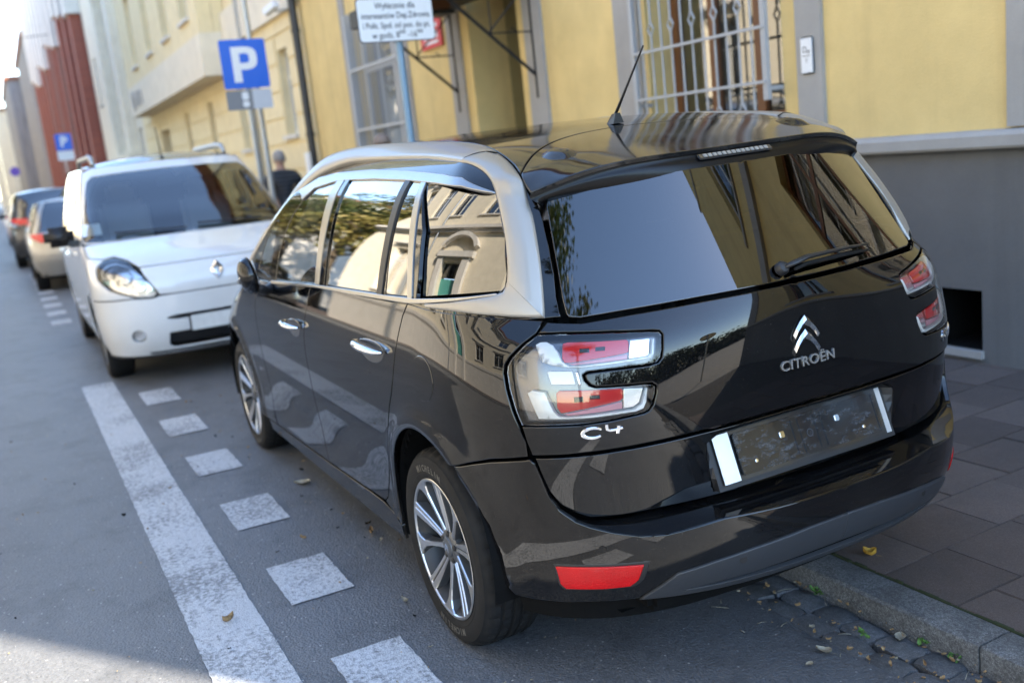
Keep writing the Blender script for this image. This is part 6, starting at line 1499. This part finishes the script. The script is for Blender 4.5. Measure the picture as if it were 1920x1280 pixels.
# ------------------------------------------------------------------ people
def skin_mesh(pts,edges,root=0,sub=2):
    me=bpy.data.meshes.new('s');me.from_pydata([p[0] for p in pts],edges,[]);ob=bpy.data.objects.new('s',me);COL.objects.link(ob)
    md=ob.modifiers.new('k','SKIN');
    for i,p in enumerate(pts):
        sv=me.skin_vertices[0].data[i];r=p[1];sv.radius=r if isinstance(r,tuple) else (r,r);sv.use_root=(i==root)
    s=ob.modifiers.new('s','SUBSURF');s.levels=sub;s.render_levels=sub
    dg=bpy.context.evaluated_depsgraph_get();dg.update();out=bpy.data.meshes.new_from_object(ob.evaluated_get(dg));bpy.data.objects.remove(ob);out.polygons.foreach_set('use_smooth',[True]*len(out.polygons));return out
def person(label,loc,rz,h=1.76,coat='jacket',hair='greyhair',trousers='trousers',stride=.18):
    p=thing('person',label,'person',loc,rz,'people walking on the pavement');k=h/1.76
    V=lambda *a:tuple(c*k for c in a)
    # body: one continuous figure (skin)
    pts=[(V(0,0,.95),.11*k),(V(0,0,1.15),.12*k),(V(0,0,1.38),.13*k),(V(0,0,1.47),.06*k),(V(.01,0,1.54),.052*k),(V(.015,0,1.62),.078*k),(V(.01,0,1.68),.075*k)]
    ed=[(0,1),(1,2),(2,3),(3,4),(4,5),(5,6)]
    for s in (1,-1):
        b=len(pts);st=stride*s
        pts+=[(V(0,s*.19,1.40),.06*k),(V(-.03-st*.3,s*.23,1.12),.045*k),(V(.03-st*.8,s*.24,.87),.034*k),(V(.05-st*.9,s*.235,.78),(.022*k,.034*k))]
        ed+=[(2,b),(b,b+1),(b+1,b+2),(b+2,b+3)]
        hb=len(pts)
        for q in range(4): pts+=[(V(.035+.018*q-st*.9,s*.232,.74),.010*k),(V(.04+.016*q-st*.9,s*.228,.69-.004*abs(q-1.5)),.008*k)];ed+=[(b+3,hb+2*q),(hb+2*q,hb+2*q+1)]
        pts+=[(V(.095-st*.9,s*.225,.755),.010*k)];ed+=[(b+3,len(pts)-1)]
        l=len(pts);pts+=[(V(0,s*.09,.90),.088*k),(V(st*.5+.03,s*.095,.50),.06*k),(V(st-.05,s*.095,.10),.042*k),(V(st+.09,s*.105,.04),(.045*k,.032*k))];ed+=[(0,l),(l,l+1),(l+1,l+2),(l+2,l+3)]
    me=skin_mesh(pts,ed);link('body',me,p,M['skin'])
    # head features
    mb=MB()
    for s in (1,-1): mb.cbox(V(.0,s*.079,1.62),(.018*k,.008*k,.03*k),bev=.006)
    mb.cbox(V(.10,0,1.60),(.014*k,.012*k,.022*k),bev=.006);mb.build('ears_and_nose',M['skin'],p,smooth=True)
    # jacket
    pts=[(V(0,0,.86),(.165*k,.145*k)),(V(0,0,1.05),(.175*k,.14*k)),(V(0,0,1.28),(.19*k,.145*k)),(V(-.01,0,1.41),(.15*k,.11*k)),(V(0,0,1.50),.072*k)]
    ed=[(0,1),(1,2),(2,3),(3,4)]
    for s in (1,-1):
        st=stride*s;b=len(pts);pts+=[(V(-.01,s*.20,1.39),.085*k),(V(-.03-st*.3,s*.245,1.12),.072*k),(V(.03-st*.8,s*.25,.87),.058*k)];ed+=[(3,b),(b,b+1),(b+1,b+2)]
    link('jacket',skin_mesh(pts,ed,1),p,M[coat])
    pts=[(V(0,0,.92),(.15*k,.12*k))];ed=[]
    for s in (1,-1):
        st=stride*s;l=len(pts);pts+=[(V(0,s*.09,.86),.10*k),(V(st*.5+.03,s*.095,.50),.078*k),(V(st-.05,s*.095,.10),.066*k)];ed+=[(0,l),(l,l+1),(l+1,l+2)]
    link('trousers',skin_mesh(pts,ed),p,M[trousers])
    for s in (1,-1):
        st=stride*s;mb=MB();mb.cbox(V(st+.03,s*.10,.045),(.13*k,.048*k,.045*k),bev=.025);mb.build('shoe',M['plastic'],p,smooth=True)
    mb=MB()
    def hairf(a,b):
        th=2*math.pi*a;ph=math.pi*(.02+.60*b);r=.094*k;back=-math.cos(th);zz=math.cos(ph)
        if b>.85 and math.cos(th)>.2: zz=max(zz,.25)
        return (.008*k+r*math.sin(ph)*math.cos(th)*1.06,r*math.sin(ph)*math.sin(th)*.93,1.655*k+r*zz*1.12)
    mb.grid(hairf,24,10);mb.build('hair',M[hair],p,smooth=True);return p
person('grey haired man in a black striped padded jacket walking away past the van',(11.0,-1.58,PZ(-1.58)),0,1.75,'jacket')
person('grey haired person whose head shows above the black car roof',(6.5,-1.45,PZ(-1.45)),R(180),1.74,'jacketbrown','browngreyhair')
person('dark haired person mostly hidden behind the white van roof',(14.6,-1.35,PZ(-1.35)),0,1.72,'jacketdark','darkhair')
# ------------------------------------------------------------------ trees (seen mirrored in the car glass)
def tree(label,loc,h,rad,n,leafmat,seed,group='street trees',lean=0,ls=1.0):
    rr=random.Random(seed);t=thing('tree',label,'tree',loc,rr.uniform(0,6),group)
    mb=MB();mb.tube([(0,0,-.3),(.05,.03,h*.2),(.1,-.05,h*.42),(.05+lean,.1,h*.7)],[.26,.2,.16,.06],9)
    cl=[]
    for k in range(16):
        a=rr.uniform(0,2*math.pi);z0=h*rr.uniform(.28,.6);L=rad*rr.uniform(.55,.95);z1=z0+h*rr.uniform(.10,.34);e=Vector((math.cos(a)*L,math.sin(a)*L,z1));mid=Vector((math.cos(a)*L*.5,math.sin(a)*L*.5,z0+(z1-z0)*.6));mb.tube([(.05,0,z0),mid,e],[.09,.06,.02],6);cl.append((e,rad*rr.uniform(.28,.45)));cl.append((mid,rad*rr.uniform(.2,.35)))
        for q in range(3):
            e2=e+Vector((rr.uniform(-1,1),rr.uniform(-1,1),rr.uniform(-.2,1)))*rad*.3;mb.tube([mid.lerp(e,rr.uniform(.4,.9)),e2],[.03,.008],5);cl.append((e2,rad*rr.uniform(.16,.28)))
    cl.append((Vector((lean,.1,h*.82)),rad*.5));cl.append((Vector((lean,.1,h*.92)),rad*.3))
    mb.build('trunk',M['bark'],t,smooth=True)
    mb=MB()
    for k in range(n):
        c,r=cl[rr.randrange(len(cl))];d=Vector((rr.gauss(0,1),rr.gauss(0,1),rr.gauss(0,.8)));d.normalize();p=c+d*r*rr.uniform(.3,1.08)
        s=rr.uniform(.055,.11)*ls;a=Vector((rr.gauss(0,1),rr.gauss(0,1),rr.gauss(0,1))).normalized();b=a.cross(Vector((rr.gauss(0,1),rr.gauss(0,1),rr.gauss(0,1)))).normalized();mb.add([p-a*s,p+b*s*.55,p+a*s,p-b*s*.55],[(0,1,2,3)])
    mb.build('crown',M[leafmat],t);return t
tree('tall green tree behind on the left, mirrored in the rear window',(-13.6,8.3,0),27,3.9,17000,'leaf',5,ls=1.6)
tree('yellowing tree past the opposite house, nearest to it, mirrored in the door glass',(27.8,10.8,0),11,4.0,8000,'leafyellow',6,ls=1.9)
tree('green tree second past the opposite house, mirrored in the door glass',(32.5,10.2,0),12,4.2,8000,'leaf',8,ls=1.9)
tree('mixed green and yellow tree third past the opposite house, mirrored in the front door glass',(38,9.8,0),12,4.4,8000,'leafyellow',9,ls=1.9)
tree('green tree fourth past the opposite house, in front of the pale house',(44,9.6,0),12,4.4,8000,'leaf',10,ls=1.9)
tree('low leafy tree close beside the far corner of the opposite house',(25.2,13,0),8,3,5000,'leaf',12,ls=1.6)
for k,(x,y,s,lb) in enumerate(((-33,-24,21,'leftmost'),(-36,-17,22,'second from left'),(-38,-10,23,'third from left'),(-39,-3,24,'fourth from left'),(-38,4,25,'second from right'),(-36,11,26,'rightmost'))):
    tree(f'dense dark tree behind the camera across the square, {lb} of the row',(x,y,-4.6),9.5,5.5,5000,'leafdark',s,ls=3.2)

# ------------------------------------------------------------------ fallen leaves, twigs and weeds
def m_dry(name,a,b):
    t=NT(name);p=t.pos(obj=True);n=t.noise(p,60,4);t.set(base=t.mix(t.ramp(n,[(.35,0.0),(.65,1.0)]),a,b),rough=.75);return t.m
M['dryleaf']=m_dry('dry_brown_leaf',(.20,.11,.045),(.36,.24,.11));M['paleleaf']=m_dry('pale_dry_leaf',(.22,.185,.125),(.34,.30,.22));M['yellowleaf']=m_dry('yellow_leaf',(.42,.22,.02),(.56,.34,.05));M['weed']=m_dry('weed_green',(.05,.12,.02),(.10,.20,.04))
def leaf_geo(rr,L,Wd,curl):
    v=[];f=[];n=6
    for i in range(n+1):
        t=i/n;w=Wd*math.sin(math.pi*min(1,max(.02,t))**.8)*(1+.15*math.sin(9*t));x=L*(t-.5)
        for j in (-1,-.5,0,.5,1): v.append((x,w*j,curl*L*(1.2*(t-.5)**2+abs(j)**2*.5)+rr.uniform(-.001,.001)+.002))
    for i in range(n):
        for j in range(4): f.append((i*5+j,i*5+j+1,(i+1)*5+j+1,(i+1)*5+j))
    return v,f
def leaf(label,loc,rz,L,Wd,curl,mat,seed):
    rr=random.Random(seed);mb=MB();mb.add(*leaf_geo(rr,L,Wd,curl));mb.add([(-L*.85,-.001,.004),(-L*.85,.001,.004),(-L*.48,.001,.004),(-L*.48,-.001,.004)],[(0,1,2,3)])
    me=mb.mesh('leaf',smooth=True);o=thing('fallen_leaf',label,'leaf',loc,rz,'fallen leaves',me,M[mat]);return o
for a in (('crumpled yellow leaf on the pavement slab next to the kerb',(-.445,-.516,PZ(-.516)+.002),.6,.045,.022,.9,'yellowleaf',1),
 ('broad pale dry leaf on the setts against the kerb face',(-.794,-.270,-.058),2.2,.05,.018,.22,'paleleaf',2),
 ('pale curled leaf on the asphalt beside the setts',(-.732,-.016,-.042),.4,.05,.016,.35,'paleleaf',3),
 ('small pale leaf scrap nearest the bottom edge of the asphalt by the setts',(-.767,.077,-.036),1.5,.028,.010,.2,'paleleaf',4),
 ('pale leaf on the asphalt beside the third parking dash',(1.972,.857,.002),.9,.085,.03,.25,'paleleaf',5),
 ('curled brown leaf lying on the long white parking line',(.625,1.50,.006),1.9,.045,.008,.9,'dryleaf',6),
 ('small yellowish leaf on the asphalt beside the rear wheel',(.363,.925,.002),.3,.035,.010,.5,'paleleaf',7),
 ('narrow dark leaf on the asphalt under the sill',(1.08,.80,.002),-.3,.06,.010,.5,'dryleaf',8)): leaf(*a)
rr=random.Random(77);mb=MB()
def gz(y): return -.060 if y<-.1 else -.055+.05*min(1,(y+.1)/.35)*1.0 if y<.25 else (-.004 if y<.5 else 0.)
for k in range(230):
    x=rr.uniform(-1.9,.35)
    y=rr.choice((-.293,-.293,-.19,-.19,-.082,-.09))+rr.gauss(0,.011) if rr.random()<.8 else rr.uniform(-.29,.05)
    L=rr.uniform(.006,.022);v,f=leaf_geo(rr,L,L*rr.uniform(.12,.42),rr.uniform(.1,.9));Mx=Matrix.Translation((x,y,gz(y)+.003+rr.uniform(0,.006)))@Euler((rr.uniform(-.5,.5),rr.uniform(-.5,.5),rr.uniform(0,6.3))).to_matrix().to_4x4()
    mb.cur=rr.choice((0,0,0,1));mb.add([Mx@Vector(p) for p in v],f)
for k in range(26):
    x=rr.uniform(-1.6,.3);y=rr.uniform(-.28,.12);a=rr.uniform(0,3.1);L=rr.uniform(.02,.06);z=gz(y)+.005;c,s=math.cos(a)*L,math.sin(a)*L;mb.cur=1;mb.tube([(x,y,z),(x+c*.5,y+s*.5+.002,z+.002),(x+c,y+s,z)],.0011,4)
mb.build('gutter_litter',[M['dryleaf'],M['paleleaf']],None,smooth=True,kind='stuff')
mb=MB()
for k in range(240):
    x=rr.uniform(-.6,4.8);y=rr.uniform(.25,2.6);
    if rr.random()<.5: y=rr.uniform(.5,1.1)
    L=rr.uniform(.004,.016) if rr.random()<.8 else rr.uniform(.012,.03);v,f=leaf_geo(rr,L,L*rr.uniform(.1,.4),rr.uniform(.1,.8));Mx=Matrix.Translation((x,y,.004))@Euler((rr.uniform(-.3,.3),rr.uniform(-.3,.3),rr.uniform(0,6.3))).to_matrix().to_4x4()
    mb.cur=rr.choice((0,0,0,0,1,2,2));mb.add([Mx@Vector(p) for p in v],f)
mb.build('road_debris',[M['dryleaf'],M['paleleaf'],M['under']],None,smooth=True,kind='stuff')
mb=MB()
for cx,cy in ((-.86,-.292),(-.98,-.295),(-.42,-.29),(-.72,-.19)):
    for k in range(9):
        a=rr.uniform(0,6.3);L=rr.uniform(.012,.03);v,f=leaf_geo(rr,L,L*.3,.3);Mx=Matrix.Translation((cx+rr.gauss(0,.012),cy+rr.gauss(0,.006),-.055+rr.uniform(0,.018)))@Euler((rr.uniform(-.3,.3),rr.uniform(-.9,.1),a)).to_matrix().to_4x4();mb.add([Mx@Vector(p) for p in v],f)
mb.build('gutter_weeds',M['weed'],None,smooth=True,kind='stuff')
# moss and dirt in the joint behind the kerb
mb=MB();x=-2.2
while x<1.0:
    L=rr.uniform(.02,.05);mb.cbox((x,-.443+rr.uniform(-.002,.002),PZ(-.443)-.004+rr.uniform(-.004,.003)),(L*.6,.004+rr.uniform(0,.003),.006),bev=.002);x+=L
mb.build('joint_moss',M['moss'],None,kind='stuff')
